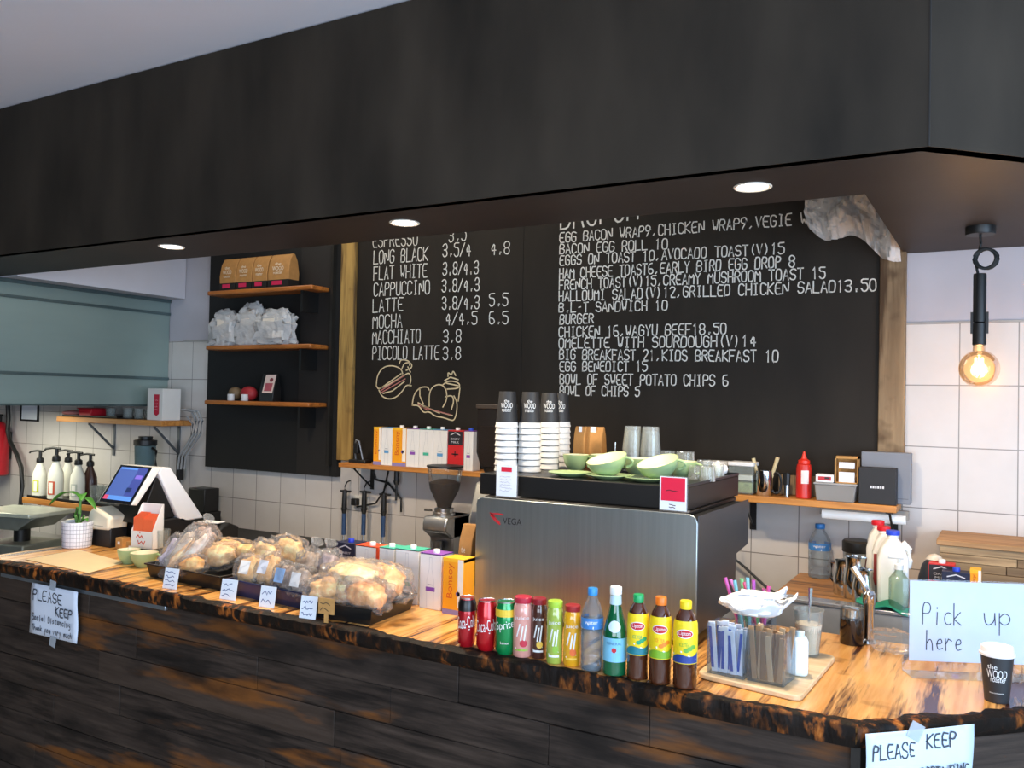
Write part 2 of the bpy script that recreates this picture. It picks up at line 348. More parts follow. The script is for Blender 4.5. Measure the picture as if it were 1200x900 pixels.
def liveedge(p0,p1,nrm,n,seed):
    g=random.Random(seed); p0=Vector(p0+(0,));p1=Vector(p1+(0,));nv=Vector(nrm+(0,)); vs=[];fs=[]
    s1=[0]*(n+1); a=.02; b=.0
    for i in range(n+1):
        p=p0.lerp(p1,i/n); a=max(.004,min(.035,a+g.uniform(-.011,.011))); b=max(-.004,min(.014,b+g.uniform(-.004,.004)))
        for off,z in ((-a-.006,TOP+.0006),(b*.3-.004,TOP+.0011),(b+.004,TOP-.007),(b+.001+g.uniform(-.003,.003),TOP-.035),(-.004,TOP-.055),(-.03,TOP-.056)):
            q_=p+nv*off; vs.append((q_.x,q_.y,z))
    for i in range(n):
        for k in range(5): fs.append((i*6+k,i*6+k+1,i*6+k+7,i*6+k+6))
    return vs,fs
m=MB(); m.add(*liveedge((-3.985,2.19),(-.303,2.19),(0,-1),260,3)); m.add(*liveedge((-.303,2.19),(.525,3.02),(.7071,-.7071),70,5))
m.build('charred_edge',CHAR,ct,smooth=60)
def plankmat():
    m,n,b,o=nt('reclaimed_planks'); b.inputs['Roughness'].default_value=.65; b.inputs['Specular IOR Level'].default_value=.2
    a=n.nodes.new('ShaderNodeAttribute'); a.attribute_name='tone'
    base=ramp(n,a.outputs['Fac'],[(0,'15110F'),(.35,'201A16'),(.7,'2A231F'),(1,'3A2F27')])
    f=noise(n,1,6,(3,3,46),rough=.65); base=mixc(n,ramp(n,f,[(.35,(0,0,0,1)),(.75,(1,1,1,1))]),base,'4C4038')
    g=noise(n,1,4,(1.6,1.6,9)); base=mixc(n,ramp(n,g,[(.56,(0,0,0,1)),(.66,(.85,.85,.85,1))]),base,'7A4A1E')
    k=noise(n,2.2,5,(1,1,3)); base=mixc(n,ramp(n,k,[(.50,(0,0,0,1)),(.66,(.8,.8,.8,1))]),base,'14110F')
    n.links.new(base,b.inputs['Base Color']); bump(n,b,f,.5,.004); return m
PLANK=plankmat()
def planks(mb,x0,x1,seed,h=.1185,z1=.893):
    g=random.Random(seed); r=0; z=z1
    while z>0.01:
        zz=max(.0,z-h); x=x0-g.uniform(0,.6) ; x=x0
        first=g.uniform(.25,1.0)
        while x<x1-.001:
            L=first if first else g.uniform(.55,1.25); first=None
            e=min(x1,x+L)
            if x1-e<.18: e=x1
            mb.c=g.random()*.98; t=g.uniform(0,.005)
            mb.box((x+.0008,-.018-t,zz+.0008),(e-.0008,0,z-.0008)); x=e
        z=zz
m=MB(Matrix.Translation((0,2.245,0))); planks(m,-3.93,-.31,11)
m.c=.3; m.build('front_cladding',PLANK,ct,bev=.0015,seg=1)
m=MB(Matrix.Translation((-.292,2.238,0))@Matrix.Rotation(pi/4,4,'Z')); planks(m,.0,1.1,12)
m.build('corner_cladding',PLANK,ct,bev=.0015,seg=1)
m=MB(); m.box((-3.93,2.245,0),(-.31,2.28,.893)).box((-3.93,2.28,0),(-3.9,3.0,.893)).box((.3,2.9,0),(.49,3.0,.893)); m.box((-3.9,2.96,0),(.3,3.0,.893)); m.build('carcass',DARK,ct)
m=MB(); m.prism([(-.318,2.218),(-.296,2.218),(-.282,2.232),(-.30,2.26),(-.318,2.26)],0,.893,'z'); m.build('corner_strip',mk('15130F',.5),ct)
m=MB(); m.box((-3.88,2.214,.872),(-2.78,2.227,.890)); m.build('metal_rail',mk('A9B4BE',.35,.9),ct,bev=.002).__setitem__('label','brushed metal strip under the counter lip')
# ---------------------------------------------------------------- chalkboard wall
cb=thing('chalkboard','big two-panel black chalkboard menu covered in hand-lettered coffee and food prices','menu board',(0,YW-.03,0))
MB().box((-3.275,0,1.31),(-2.1735,.03,3.0)).build('panel',CHALKB,cb,bev=.001); MB().box((-2.1715,0,1.31),(-.462,.03,3.0)).build('panel',CHALKB,cb,bev=.001)
PB=YW-.031
LINES=[('ESPRESSO',437,290,491,287,15.2),('3.5',526,284,548,281.5,15.2),('LONG BLACK',438,309.5,503,305,15.2),('3.5/4',519,301,553,299.5,15.2),('4.8',575,298.5,599,297.5,14.5),('FLAT WHITE',438,328,502,324.5,15.2),('3.8/4.3',519,322.5,562,320.5,14.5),('CAPPUCCINO',438,347,505,344,15.2),('3.8/4.3',518,342,563,340.5,14.5),('LATTE',437,366,474,364,15.2),('3.8/4.3',518,362.5,563,361.5,14.5),('5.5',573.5,359,597,358,14.5),('MOCHA',437,385,473,383,15.2),('4/4.5',522,380.5,561,380,14.5),('6.5',573.5,380,597,379.5,14.5),('MACCHIATO',436.5,403,494,401.5,15.2),('3.8',519.5,401.5,542,401,14.5),('PICCOLO LATTE',436.5,421.5,516,421,15.2),('3.8',519,421.5,541.5,421,14.5),
('BRUNCH',657,269,752,256,42),('EGG BACON WRAP9,CHICKEN WRAP9,VEGIE WRAP9',656,284.5,985,259.5,11.6),('BACON EGG ROLL 10',656,297.5,784,291.5,11.2),('EGGS ON TOAST 10,AVOCADO TOAST(V)15',656,311,921,297,11.2),('HAM CHEESE TOAST6,EARLY BIRD EGG DROP 8',655.5,326.5,933,312.5,11.6),('FRENCH TOAST(V)15,CREAMY MUSHROOM TOAST 15',655.5,339.5,969,326,11.2),('HALLOUMI SALAD(V)12,GRILLED CHICKEN SALAD13.50',655,353,1029,340.5,11.6),('B.L-T SANDWICH 10',655,366,784,363.5,11),('BURGER',656,380,697,378.5,11),('CHICKEN 16,WAGYU BEEF18.50',655,395,853,391.5,11.6),('OMELETTE WITH SOURDOUGH(V)14',655,408,888,406,11.6),('BIG BREAKFAST 21,KIDS BREAKFAST 10',655.5,421,914,424,11.6),('EGG BENEDICT 15',656,435,760,435,11.2),('BOWL OF SWEET POTATO CHIPS 6',656,450,855,452.5,11.6),('BOWL OF CHIPS 5',656,463,751,464.5,11)]
m=MB(); mfood=MB()
for t,xa,ya,xb,yb,h in LINES:
    a=PY(xa,ya,PB);b=PY(xb,yb,PB); hh=S(h,a); u=(b-a); W_=u.length; u.normalize()
    stext(m if xa<610 else mfood,t,flat((a.x,-.0012,a.z),(u.x,0,u.z)),W_*1.0,hh,.0056 if h<20 else .009,0,fill=.74,jit=.2,sm=1)
m.build('coffee_prices',CHALK,cb,smooth=0); mfood.build('food_prices',CHALK,cb,smooth=0)
def onboard(pts): 
    r=[]
    for x,y in pts: p=PY(x,y,PB); r.append((p.x,p.z))
    return r
m=MB(); bp=flat((0,-.0012,0))
burger=[[(441,452),(442,440),(449,430),(460,428),(470,432),(472,438)],[(441,452),(444,457),(472,441),(480,436),(482,445),(480,452)],[(444,457),(447,464),(455,468),(464,466),(472,458),(476,451),(482,452)],[(446,455),(470,438)],[(449,461),(460,458),(474,447)],[(471,432),(474,425),(482,425),(483,431),(476,434)],[(468,426),(470,421),(480,423),(480,428)],[(478,430),(481,436)]]
cro=[[(483,475),(485,462),(492,454),(501,453),(503,457)],[(492,454),(492,464),(496,473)],[(503,476),(503,460),(508,452),(517,450),(523,456),(524,468),(519,477)],[(522,465),(530,463),(532,470),(529,480)],[(483,475),(491,475),(496,484),(503,482),(510,488),(519,489),(527,492),(532,493),(535,485),(536,472),(532,464)],[(490,472),(505,480),(520,484),(530,487)],[(496,476),(515,484)],[(519,451),(525,446),(538,448),(539,455),(524,456)],[(523,449),(537,452)],[(521,446),(528,442),(537,445)],[(525,441),(525,436),(529,440),(531,434),(534,440)],[(539,455),(537,470)]]
strokes(m,[chaikin(onboard(l),2) for l in burger+cro],bp,.007); m.build('chalk_drawing',mk('D8C49A',.9),cb,smooth=0)
m=MB(); strokes(m,[onboard(l) for l in ([(446,458),(474,440)],[(447,460),(475,444)],[(494,477),(528,486)],[(490,474),(500,480)])],flat((0,-.0016,0)),.006); m.build('chalk_accent',mk('B9756A',.9),cb,smooth=0)
OLDW=woodmat('rough_old_timber','A08868','6F5A42',(18,18,1.6),.8,'4A3520'); OLDY=woodmat('yellow_old_timber','B5914E','7E5F2C',(18,18,1.6),.8,'59411F')
tag(MB().box((-.463,YW-.05,1.335),(-.363,YW,2.9)).build('timber_post',OLDW,bev=.004),'rough brown timber upright at the right edge of the chalkboard','timber post')
tag(MB().box((-3.385,YW-.05,1.335),(-3.277,YW,3.0)).build('timber_post',OLDY,bev=.004),'yellowish timber upright between chalkboard and black shelf panel','timber post')
# black panel with three shelves
bpn=thing('shelf_panel','tall black wall panel backing three brown shelves beside the kitchen','wall panel',(0,YW-.04,0))
MB().box((-4.5,0,1.235),(-3.39,.04,3.0)).build('board',mk('0A0A0A',.75),bpn); MB().box((-3.70,-.004,1.236),(-3.44,0,3.0)).build('side_panel',mk('1A1715',.65),bpn,bev=.001).__setitem__('label','slightly lighter right-hand panel'); MB().box((-3.44,-.03,1.3),(-3.425,0,2.9)).build('metal_strip',mk('4A4844',.35,.8),bpn)
YS=3.70
for z,lab in ((2.345,'top brown shelf on the black panel, holding four coffee bags'),(2.005,'middle brown shelf on the black panel, holding clear bags'),(1.666,'lowest brown shelf on the black panel, holding a dark pouch')):
    w_=thing('wall_shelf',lab,'shelf',(-3.9,3.70,z),0,'brown shelves on the black panel')
    MB().box((-.438,0,-.026),(.432,.158,0)).build('board',SHELFW,w_,bev=.007)
    MB().box((.33,.02,-.15),(.345,.155,-.027)).build('bracket',BLACK,w_)
# ================================================================ lamps
LENS=mk('FFF1DC',.4,var=0,emit=14)
for i,(px,py,lab) in enumerate(((201,289,'leftmost round recessed downlight'),(474,261,'middle round recessed downlight, in front of the coffee prices'),(882,219,'right-hand round recessed downlight, in front of the food menu'))):
    p=PZ(px,py,ZS); t=thing('downlight',lab,'downlight',p,0,'recessed downlights in the soffit')
    MB().lathe([(.043,-.0005),(.052,-.004),(.056,-.002),(.056,.0)],32,cap=False).build('trim_ring',mk('E9E2D6',.4),t)
    MB().lathe([(.0,-.004),(.025,-.0045),(.044,-.001)],32,cap=False).build('lens',LENS,t)
    l=light('downlight_lamp','SPOT',(0,0,-.03),56 if i else 46,(1,.80,.56),(0,0,0),spot_size=math.radians(150),spot_blend=.7,shadow_soft_size=.04); l.parent=t
p=PZ(1149,266,ZS); t=thing('pendant_lamp','black pendant lamp with knotted cord and glowing amber globe bulb','pendant lamp',(p.x,p.y,ZS))
MB().lathe([(.0,-.028),(.046,-.028),(.048,-.024),(.048,0)],32).build('ceiling_rose',BLACK,t)
m=MB(); m.tube([(0,0,-.028),(.002,0,-.06),(-.004,.002,-.09)],.0045)
for k in range(3):
    m.tube([(.014+.034*math.cos(a*.35+k)+.004*k,.006*(k-1)+.003*math.sin(a),-.113+.034*math.sin(a*.35+k)) for a in range(19)],.005)
m.tube([(-.018,0,-.10),(-.014,.004,-.13),(-.006,0,-.165)],.0045); m.build('cord',mk('101010',.6),t)
m=MB(); m.lathe([(.0,-.165),(.020,-.165),(.021,-.17),(.021,-.335),(0,-.335)],28); m.build('tube',BLACK,t)
m=MB(); m.lathe([(.017,-.335),(.022,-.34),(.022,-.415),(.018,-.418),(0,-.418)],28,cap=False); m.box((-.028,-.008,-.375),(-.02,.008,-.30)).box((.02,-.008,-.375),(.028,.008,-.30)); m.build('socket',BLACK,t)
m=MB(); m.lathe([(.019,-.405)]+[(.064*math.sin(a)*1.0+.001,-.498+.064*math.cos(a)*1.02) for a in [0.32+i*(pi-.32)/18 for i in range(19)]],32,cap=False)
m.build('bulb',clear('FFE9CC',.015,'FFD9A0',.03),t)
m=MB(); 
for k in range(8):
    a=2*pi*k/8; m.tube([(.012*math.cos(a),.012*math.sin(a),-.46),(.014*math.cos(a+.3),.014*math.sin(a+.3),-.52)],.0022,6)
m.build('filament',mk('FFC56B',.4,var=0,emit=32),t)
MB().lathe([(.008,-.415),(.010,-.44),(.003,-.46)],12).build('bulb_stem',clear('FFFFFF',.2),t)
l=light('bulb_lamp','POINT',(0,0,-.49),5,(1,.66,.34),shadow_soft_size=.03); l.parent=t
# clear plastic hanging at the top of the menu
def sheet(fn,nu,nv): return [fn(i/nu,j/nv) for j in range(nv+1) for i in range(nu+1)],[(j*(nu+1)+i,j*(nu+1)+i+1,(j+1)*(nu+1)+i+1,(j+1)*(nu+1)+i) for j in range(nv) for i in range(nu)]
g=random.Random(4); ph=[g.uniform(0,6) for _ in range(9)]
def pl(u,v):
    x=-.735+.355*u+.03*math.sin(5*v+1)*(1-u); bot=2.47-.155*u-.03*math.sin(u*9); z=2.80-(2.80-bot)*v
    q=Vector((u*5,v*3.2,1.3)); y=YW-.10-.10*(abs(MN.noise(q))+.55*abs(MN.noise(q*2.3))+.3*abs(MN.noise(q*4.9)))+.05
    return (x,min(y,YW-.04),z)
m=MB(); m.add(*sheet(pl,60,40)); o=m.build('plastic_sheet',clear('F6F2EC',.60,'FAF6F2',.2,.5,22),smooth=24); tag(o,'crumpled clear plastic sheet hanging over the top right of the menu','plastic sheet')
# ================================================================ cold drinks along the counter edge
def cap(mb,r,z,h,mi): mb.lathe([(r*.97,z),(r,z+.002),(r,z+h-.002),(r*.93,z+h),(0,z+h)],24,mi=mi)
def ground(px,py,z=TOP): p=PZ(px,py,z); return Vector((p.x,p.y,z+.0004))
SILV=mk('C6C9CC',.25,1,.02)
def can(px,py,w,top,name,label,body,band,draw):
    p=ground(px,py); p.y=max(p.y,2.19+.045); r=S(w,p)/2; h=S(py-top,p)*.985
    t=thing(name,label,'drink can',p,face(p,.8),'cold drinks along the counter edge')
    m=MB(); m.lathe([(r*.78,0),(r*.80,.003),(r,.014),(r,h-.018),(r*.84,h-.004),(r*.84,h)],32,mi=0)
    if band: m.lathe([(r+.0003,h*.74),(r+.0003,h-.018),(r*.85,h-.0045)],32,mi=1,cap=False)
    m.build('body',[mk(body,.25,.35,.03,coat=.6),mk(band or body,.3)],t)
    m=MB(); m.lathe([(r*.85,h-.002),(r*.86,h+.002),(r*.80,h+.001),(r*.77,h-.004),(0,h-.004)],32,cap=False); m.box((-.008,-.012,h-.004),(.008,.006,h-.002)); m.build('lid',SILV,t)
    m=MB(); draw(m,r+.0006,h); m.build('lettering',[WHITE,mk('E9C43A',.4),BLACK,mk('1E7A3C',.4)],t,smooth=0); return t
def coke(m,r,h): text(m,'Coca-Cola',cyl(r,h*.52),r*2.3,h*.24,0,.12); strokes(m,[[(-r*1.1,-.012),(-r*.4,.0),(r*.4,-.004),(r*1.1,.006)]],cyl(r,h*.40),.003)
def spr(m,r,h): patch(m,cyl(r-.0002,h*.80),r*2.6,h*.14,1); text(m,'Sprite',cyl(r,h*.56),r*1.9,h*.2,0,.18); text(m,'Lemon',cyl(r,h*.24),r*.8,h*.05,0)
can(545,757,21,700,'drink_can','slim red cola can with black top band, first in the drinks row','B3141F','121212',coke)
can(567,762,23.5,704,'drink_can','red cola can with white script, second in the drinks row','C4121D',None,coke)
can(588,767,24.5,706,'drink_can','green lemonade can with yellow top patch and white script','0F8A48',None,spr)
def juice(px,py,w,top,label,col,lid,draw,glass='DDE6DE'):
    p=ground(px,py); p.y=max(p.y,2.232); r=S(w,p)/2; h=S(py-top,p)*.985
    t=thing('juice_bottle',label,'juice bottle',p,face(p,.8),'cold drinks along the counter edge')
    MB().lathe([(r*.9,0),(r,.006),(r,h*.78),(r*.94,h*.85),(r*.82,h*.89),(r*.82,h*.90)],28).build('body',[mk(col,.12,0,.05,coat=.8)],t)
    m=MB(); cap(m,r*.9,h*.90,h*.10,0); m.build('lid',mk(lid,.35),t)
    m=MB(); draw(m,r+.0006,h); m.build('lettering',[WHITE,mk('C2253A',.4),mk('8DB53A',.4),mk('F0C24A',.4),mk('E56A2B',.4),mk('5A1D22',.4)],t,smooth=0)
def jd(word,a,b):
    def f(m,r,h): text(m,word,cyl(r,h*.66),r*1.5,h*.07,0); patch(m,cyl(r-.0003,h*.24),r*.8,h*.12,a,shape='oval',cx=r*.2); strokes(m,[[(-r*.5,h*.36),(-r*.2,h*.56)],[(-r*.1,h*.30),(r*.1,h*.52)],[(r*.25,h*.3),(r*.45,h*.55)],[(-r*.6,h*.16),(r*.5,h*.2)]],cyl(r,0),.004,0); patch(m,cyl(r,h*.13),r*1.3,h*.035,b,3)
    return f
juice(612,768,23,698,'pink juice bottle with red lid, between green can and dark bottle','D9988A','B5253C',jd('juice',1,2))
juice(631,770,18.5,700,'dark berry juice bottle with dark red lid and white lettering','4A2A22','8E1A26',jd('juice',3,0))
juice(649.5,776,19.5,703,'green juice bottle with lime green lid','9FB24C','A4C83E',jd('juice',2,0))
juice(670,779,20.5,708,'orange-yellow juice bottle with red lid','E3A420','9A2324',jd('juice',4,3))
def bottle(px,py,w,top,label,cat,prof,body,capm,capr,labels,liquid=None,fill=.8,name='drink_bottle',ry=0.8,group='cold drinks along the counter edge',z=TOP,ymin=2.235,caph=.075):
    p=ground(px,py,z); p.y=max(p.y,ymin); r=S(w,p)/2; h=S(py-top,p)*.985; t=thing(name,label,cat,p,face(p,ry),group); hb=h*(1-caph)
    MB().lathe([(a*r,b*h) for a,b in prof],32,cap=True).build('body',body,t)
    if liquid: MB().lathe([(a*r*.93,max(b*h,.004)) for a,b in prof if b<fill]+[(prad(prof,r,h,fill*h)*.93,fill*h),(0,fill*h)],28).build('liquid',liquid,t)
    m=MB(); cap(m,capr*r,prof[-1][1]*h-.004,h-prof[-1][1]*h+.004,0); m.build('cap',capm,t)
    labels(t,r,h); return t
PET=[(.80,0),(.95,.012),(1,.04),(1,.10),(.96,.115),(1,.13),(1,.20),(.96,.215),(1,.23),(1,.62),(.93,.71),(.70,.80),(.46,.87),(.40,.90),(.40,.93)]
def wl(t,r,h):
    m=MB()
    patch(m,cyl(r*1.012,h*.585),r*5.6,h*.13,0,28); text(m,'water',cyl(r*1.02,h*.60),r*1.2,h*.04,1); strokes(m,[[(-r,-.006),(-r*.3,.006),(r*.2,-.004),(r,.004)]],cyl(r*1.02,h*.555),.006,1); m.build('label',[mk('3D7FC4',.4),WHITE],t,smooth=0)
WATER=clear('E6EEF4',.08,'DCE8F2',.05,.25,60)
bottle(693,784,26.5,688,'clear still water bottle with bright blue cap in the drinks row','water bottle',PET,WATER,mk('2F8BD8',.4),.44,wl,clear('DCE6EC',.10,'B9C4CC',.05),.62)
SPP=[(.85,0),(1,.012),(1,.42),(.97,.50),(.80,.60),(.60,.70),(.48,.78),(.44,.90),(.44,.925)]
def sp(t,r,h):
    m=MB(); patch(m,cyl(r*1.012,h*.30),r*5.0,h*.27,0,26); text(m,'MINERAL',cyl(r*1.02,h*.375),r*1.3,h*.03,2); strokes(m,[[(-r*.1,0),(r*.1,0)],[(0,-r*.1),(0,r*.1)]],cyl(r*1.02,h*.30),.008,3); m.build('label',[mk('7FC4E2',.4),WHITE,mk('2A5F8F',.5),RED],t,smooth=0)
    m=MB(); patch(m,onprof(SPP,r,h,h*.565),r*1.2,h*.13,0,shape='oval'); m.lathe([(r*.50,h*.80),(r*.465,h*.90)],24,mi=1,cap=False); m.build('neck_label',[mk('CFE3EE',.4),mk('BFDCEB',.4)],t,smooth=0)
bottle(719,790,28,687,'green glass sparkling water bottle with pale blue label and white cap','water bottle',SPP,mk('0F5A35',.06,0,.04,coat=.8),mk('E8EEF0',.4),.50,sp)
TEA=[(.85,0),(.97,.01),(1,.04),(.96,.06),(1,.08),(.96,.11),(1,.13),(.96,.16),(1,.18),(.96,.21),(1,.24),(.97,.27),(.98,.30),(1,.64),(.97,.74),(.80,.82),(.55,.885),(.46,.90),(.46,.925)]
def tea(c1,c2):
    def f(t,r,h):
        m=MB(); m.lathe([(r*1.01,h*.30),(r*1.03,h*.64),(r*.99,h*.745),(r*.90,h*.785)],32,mi=0,cap=False)
        
        pf=cyl(r*1.036,h*.30); n=16; vs=[];fs=[]
        for i in range(n+1):
            u=i/n; a=-r*1.3+2.6*r*u; vs+=[pf(a,.002),pf(a,h*(.05+.09*u+.03*math.sin(6*u)))]
        m.add(vs,[(2*i,2*i+2,2*i+3,2*i+1) for i in range(n)],1); pf=cyl(r*1.04,h*.30)
        for q in range(3): patch(m,pf,r*.5,h*.05,2,shape='oval',cx=r*(.15+.3*q),cy=h*(.155+.02*q))
        strokes(m,[[(-r*1.1,h*.10),(-r*.3,h*.14),(r*.4,h*.09),(r*1.0,h*.05)]],pf,.004,4)
        patch(m,cyl(r*1.042,h*.645),r*1.45,h*.105,4,shape='oval'); patch(m,cyl(r*1.047,h*.645),r*1.35,h*.085,3,shape='oval'); text(m,'Lipton',cyl(r*1.052,h*.645),r*1.0,h*.055,4); text(m,'ICE TEA',cyl(r*1.05,h*.52),r*.9,h*.04,2)
        m.build('label',[mk('F2D51E',.4),mk(c1,.4),mk(c2,.4),mk('C21A2B',.4),WHITE],t,smooth=0)
    return f
TEAC=mk('4A2410',.08,0,.1,coat=.8)
for px,py,w,top,c,c1,c2,l in ((744.5,796,25,697,'18A05A','1E7D8C','2FA36B','green'),(771,801,26,700,'F07A1E','7FB22A','F08A1E','orange'),(801,806,28,704,'F2D21E','23408F','6FB040','yellow')):
    bottle(px,py,w,top,'bottle of dark iced tea with yellow label and %s cap'%l,'iced tea bottle',TEA,TEAC,mk(c,.4),.5,tea(c1,c2))
# ================================================================ coffee machine
XL,XR=-1.626,-.822
t=thing('espresso_machine','large two-group espresso machine with brushed steel back panel facing the customers','coffee machine',(0,0,0))
BR=mk('A4ACAC',.32,.9,.10,scale=5,vec=(14,1,.4))
m=MB(); m.prism([(XL,.966),(XR,.966),(XR,1.335),(XR-.008,1.353),(XR-.025,1.361),(XL+.02,1.358),(XL+.004,1.35),(XL,1.335)],2.592,2.60,'y'); m.build('back_panel',BR,t,bev=.002)
m=MB(); text(m,'VEGA',flat((-1.478,2.5914,1.284)),.075,.022,0); strokes(m,[[(-.045,.012),(-.02,.014),(.0,.012)],[(-.05,.006),(-.03,-.012),(-.012,-.022)],[(-.048,.010),(-.03,-.004),(-.014,-.016)],[(-.052,.014),(-.035,.003)]],flat((-1.515,2.5914,1.292)),.005,1); m.build('lettering',[mk('222224',.5),mk('B8202A',.5)],t,smooth=0)
m=MB(); m.prism([(2.60,.985),(3.0,.985),(3.03,1.0),(3.035,1.175),(3.20,1.19),(3.20,1.345),(2.60,1.345)],XL+.01,XR-.004,'x'); m.build('body',mk('2F3134',.4,.3),t,bev=.004)
m=MB(); m.prism([(2.602,.99),(3.0,.99),(3.03,1.0),(3.035,1.178),(3.195,1.193),(3.195,1.356),(2.602,1.356)],XR-.003,XR,'x'); m.build('side_panel',mk('45474C',.35,.6,var=.04),t,bev=.001)
m=MB(); m.box((XL+.01,2.63,1.345),(XR-.05,3.21,1.36)); m.box((XL-.03,2.66,1.36),(XR-.055,3.26,1.437)); m.build('cup_warmer',mk('0C0C0D',.4),t,bev=.004)
m=MB(); m.box((XR-.0585,2.662,1.437),(XR-.054,3.26,1.446)).box((XL-.03,3.255,1.437),(XR-.054,3.26,1.446)); m.build('rail',mk('30343A',.3,.6),t)
for x in (XL+.08,XR-.08):
    for y in (2.68,2.95): MB().lathe([(.022,.9506),(.026,.955),(.02,.985)],16,c=(x,y,0)).build('foot',BLACK,t)
for x in (-1.42,-1.05): 
    m=MB(); m.lathe([(.035,1.12),(.038,1.17)],20,c=(x,3.11,0)); m.tube([(x,3.14,1.13),(x,3.28,1.10)],.013); m.build('group_head',CHROME,t)
CT=1.437
# sign cards on the machine
for (x0,x1,ya,yb,lab,red,full) in ((583,607,543,582,'narrow white card with small red block, in front of the cup stacks','D3203C',0),(774,806,557,600,'red and white upright card at the right end of the machine','D6123E',1)):
    a=PY(x0,ya,2.62);b=PY(x1,yb,2.62); W_=b.x-a.x; H_=a.z-b.z+.02; zc=b.z-.02
    zb=1.362
    t=thing('card_holder',lab,'sign card',((a.x+b.x)/2,2.615,zb),0); H_=a.z-zb
    m=MB(); m.box((-W_/2,-.002,0),(W_/2,.004,H_)).box((-W_/2,-.002,0),(W_/2,.03,.004)); m.build('holder',clear('FFFFFF',.1),t)
    m=MB(); m.box((-W_/2+.002,-.0035,.004),(W_/2-.002,-.0022,H_-.002)); m.build('card',PAPER,t)
    m=MB(); pf=flat((0,-.0042,0))
    if full:
        patch(m,pf,W_*.86,H_*.66,0,2,cy=H_*.63); m2=flat((0,-.0046,0)); scribble(m,flat((0,-.0048,H_*.6)),W_*.5,H_*.07,1,.004,1); scribble(m,flat((0,-.0046,H_*.16)),W_*.26,H_*.14,2,.004,1)
    else: patch(m,pf,W_*.5,H_*.14,0,2,cy=H_*.84); scribble(m,flat((0,-.0044,H_*.42)),W_*.6,H_*.5,6,.0022,2)
    m.build('print',[mk(red,.5,var=0),mk('3A1020',.6,var=0),mk('A7ABB8',.6,var=0)],t,smooth=0)
# stacks of takeaway cups
def takeaway(t,r=.042,h=.135,logo=False):
    MB().lathe([(r*.97,.020),(r*.74,h-.004),(r*.72,h),(r*.68,h-.002),(0,h-.004)],28,cap=False).build('cup_wall',mk('202124',.55,var=.04),t)
    MB().lathe([(r*.99,.0),(r*1.04,.002),(r*1.05,.006),(r*1.0,.010),(r*.975,.021),(r*.93,.0225)],28,cap=False).build('rim',mk('D2D2D0',.5,var=.02),t)
    if logo:
        m=MB(); rr=r*.87; text(m,'the',cyl(rr+.003,.10),.02,.012); text(m,'WOOD',cyl(rr+.003,.083),.045,.019); text(m,'roaster',cyl(rr+.004,.066),.035,.012); m.build('logo',WHITE,t,smooth=0)
cups=[(593,2.78,7,'leftmost'),(620,2.82,7,'second from left'),(642.5,2.98,7,'third from left'),(655,3.10,7,'rightmost')]
base=thing('paper_cup','','paper cup',(0,0,0)); takeaway(base)
topc=thing('paper_cup','','paper cup',(0,0,0)); takeaway(topc,logo=True)
used=[False,False]
for px,y,n,pos in cups:
    p=PY(px,548,y)
    for k in range(n+1):
        top=k==n; src=topc if top else base; lab=('black lettered paper cup, topmost of the %s stack on the machine'%pos if top else 'white-rimmed paper cup, number %d from the bottom of the %s stack'%(k+1,pos))
        loc=(p.x,y,CT+.0005+k*.0232); rz=face(p,.9)
        if not used[top]: used[top]=True; src.location=loc; src.rotation_euler=(0,0,rz); src['label']=lab; src['group']='paper cup stacks on the machine'
        else: dup(src,loc,rz,lab,'paper cup stacks on the machine')
# kraft coffee bags
def coffeebag(name,lab,loc,w,d,h,rz=0,group=None,band=True,words=('the','WOOD','roaster'),cat='coffee bag',open_=0):
    t=thing(name,lab,cat,loc,rz,group)
    m=MB(); x,y=w/2,d/2
    vs=[(-x,-y,0),(x,-y,0),(x,y,0),(-x,y,0),(-x*1.02,-y*1.05,h*.45),(x*1.02,-y*1.05,h*.45),(x*1.02,y*1.05,h*.45),(-x*1.02,y*1.05,h*.45),(-x,-y*.75,h*.8),(x,-y*.75,h*.8),(x,y*.75,h*.8),(-x,y*.75,h*.8),(-x,-y*.2,h),(x,-y*.2,h),(x,y*.2,h),(-x,y*.2,h)]
    fs=[(0,3,2,1),(12,13,14,15)]
    for k in range(3):
        for i in range(4): j=(i+1)%4; fs.append((k*4+i,k*4+j,(k+1)*4+j,(k+1)*4+i))
    m.add(vs,fs); m.build('bag',mk('A97A42',.75,var=.12,scale=30,bmp=.2),t,bev=.003)
    m=MB(); pf=flat((0,-y*1.06-.0012,0))
    if band:
        m.box((-x*1.01,-y*1.07,.0005),(x*1.015,y*1.07,h*.24),1); patch(m,flat((0,-y*1.08-.001,0)),w*.5,h*.12,2,2,cx=-w*.05,cy=h*.15)
    for k,wd in enumerate(words): text(m,wd,flat((0,-y*1.02-.004,h*(.70-.13*k))),w*(.3,.55,.45)[k%3],h*(.08,.12,.07)[k%3],0)
    if m.v: m.build('print',[mk('E9DFC8',.6,var=0),mk('15120F',.6),mk('C4244E',.5,var=0)],t,smooth=0)
    return t
for k,(xa,xb) in enumerate(((257,275.5),(276,294.5),(295,312.5),(313.5,338))):
    a=PY(xa,330,3.74);b=PY(xb,330,3.74)
    coffeebag('coffee_bag','kraft coffee bag with pink tag, %s on the top shelf'%('leftmost','second from left','third from left','rightmost and widest')[k],((a.x+b.x)/2,3.785,2.3455),(b.x-a.x)*.97,.085,.205,0,'coffee bags on the top shelf')
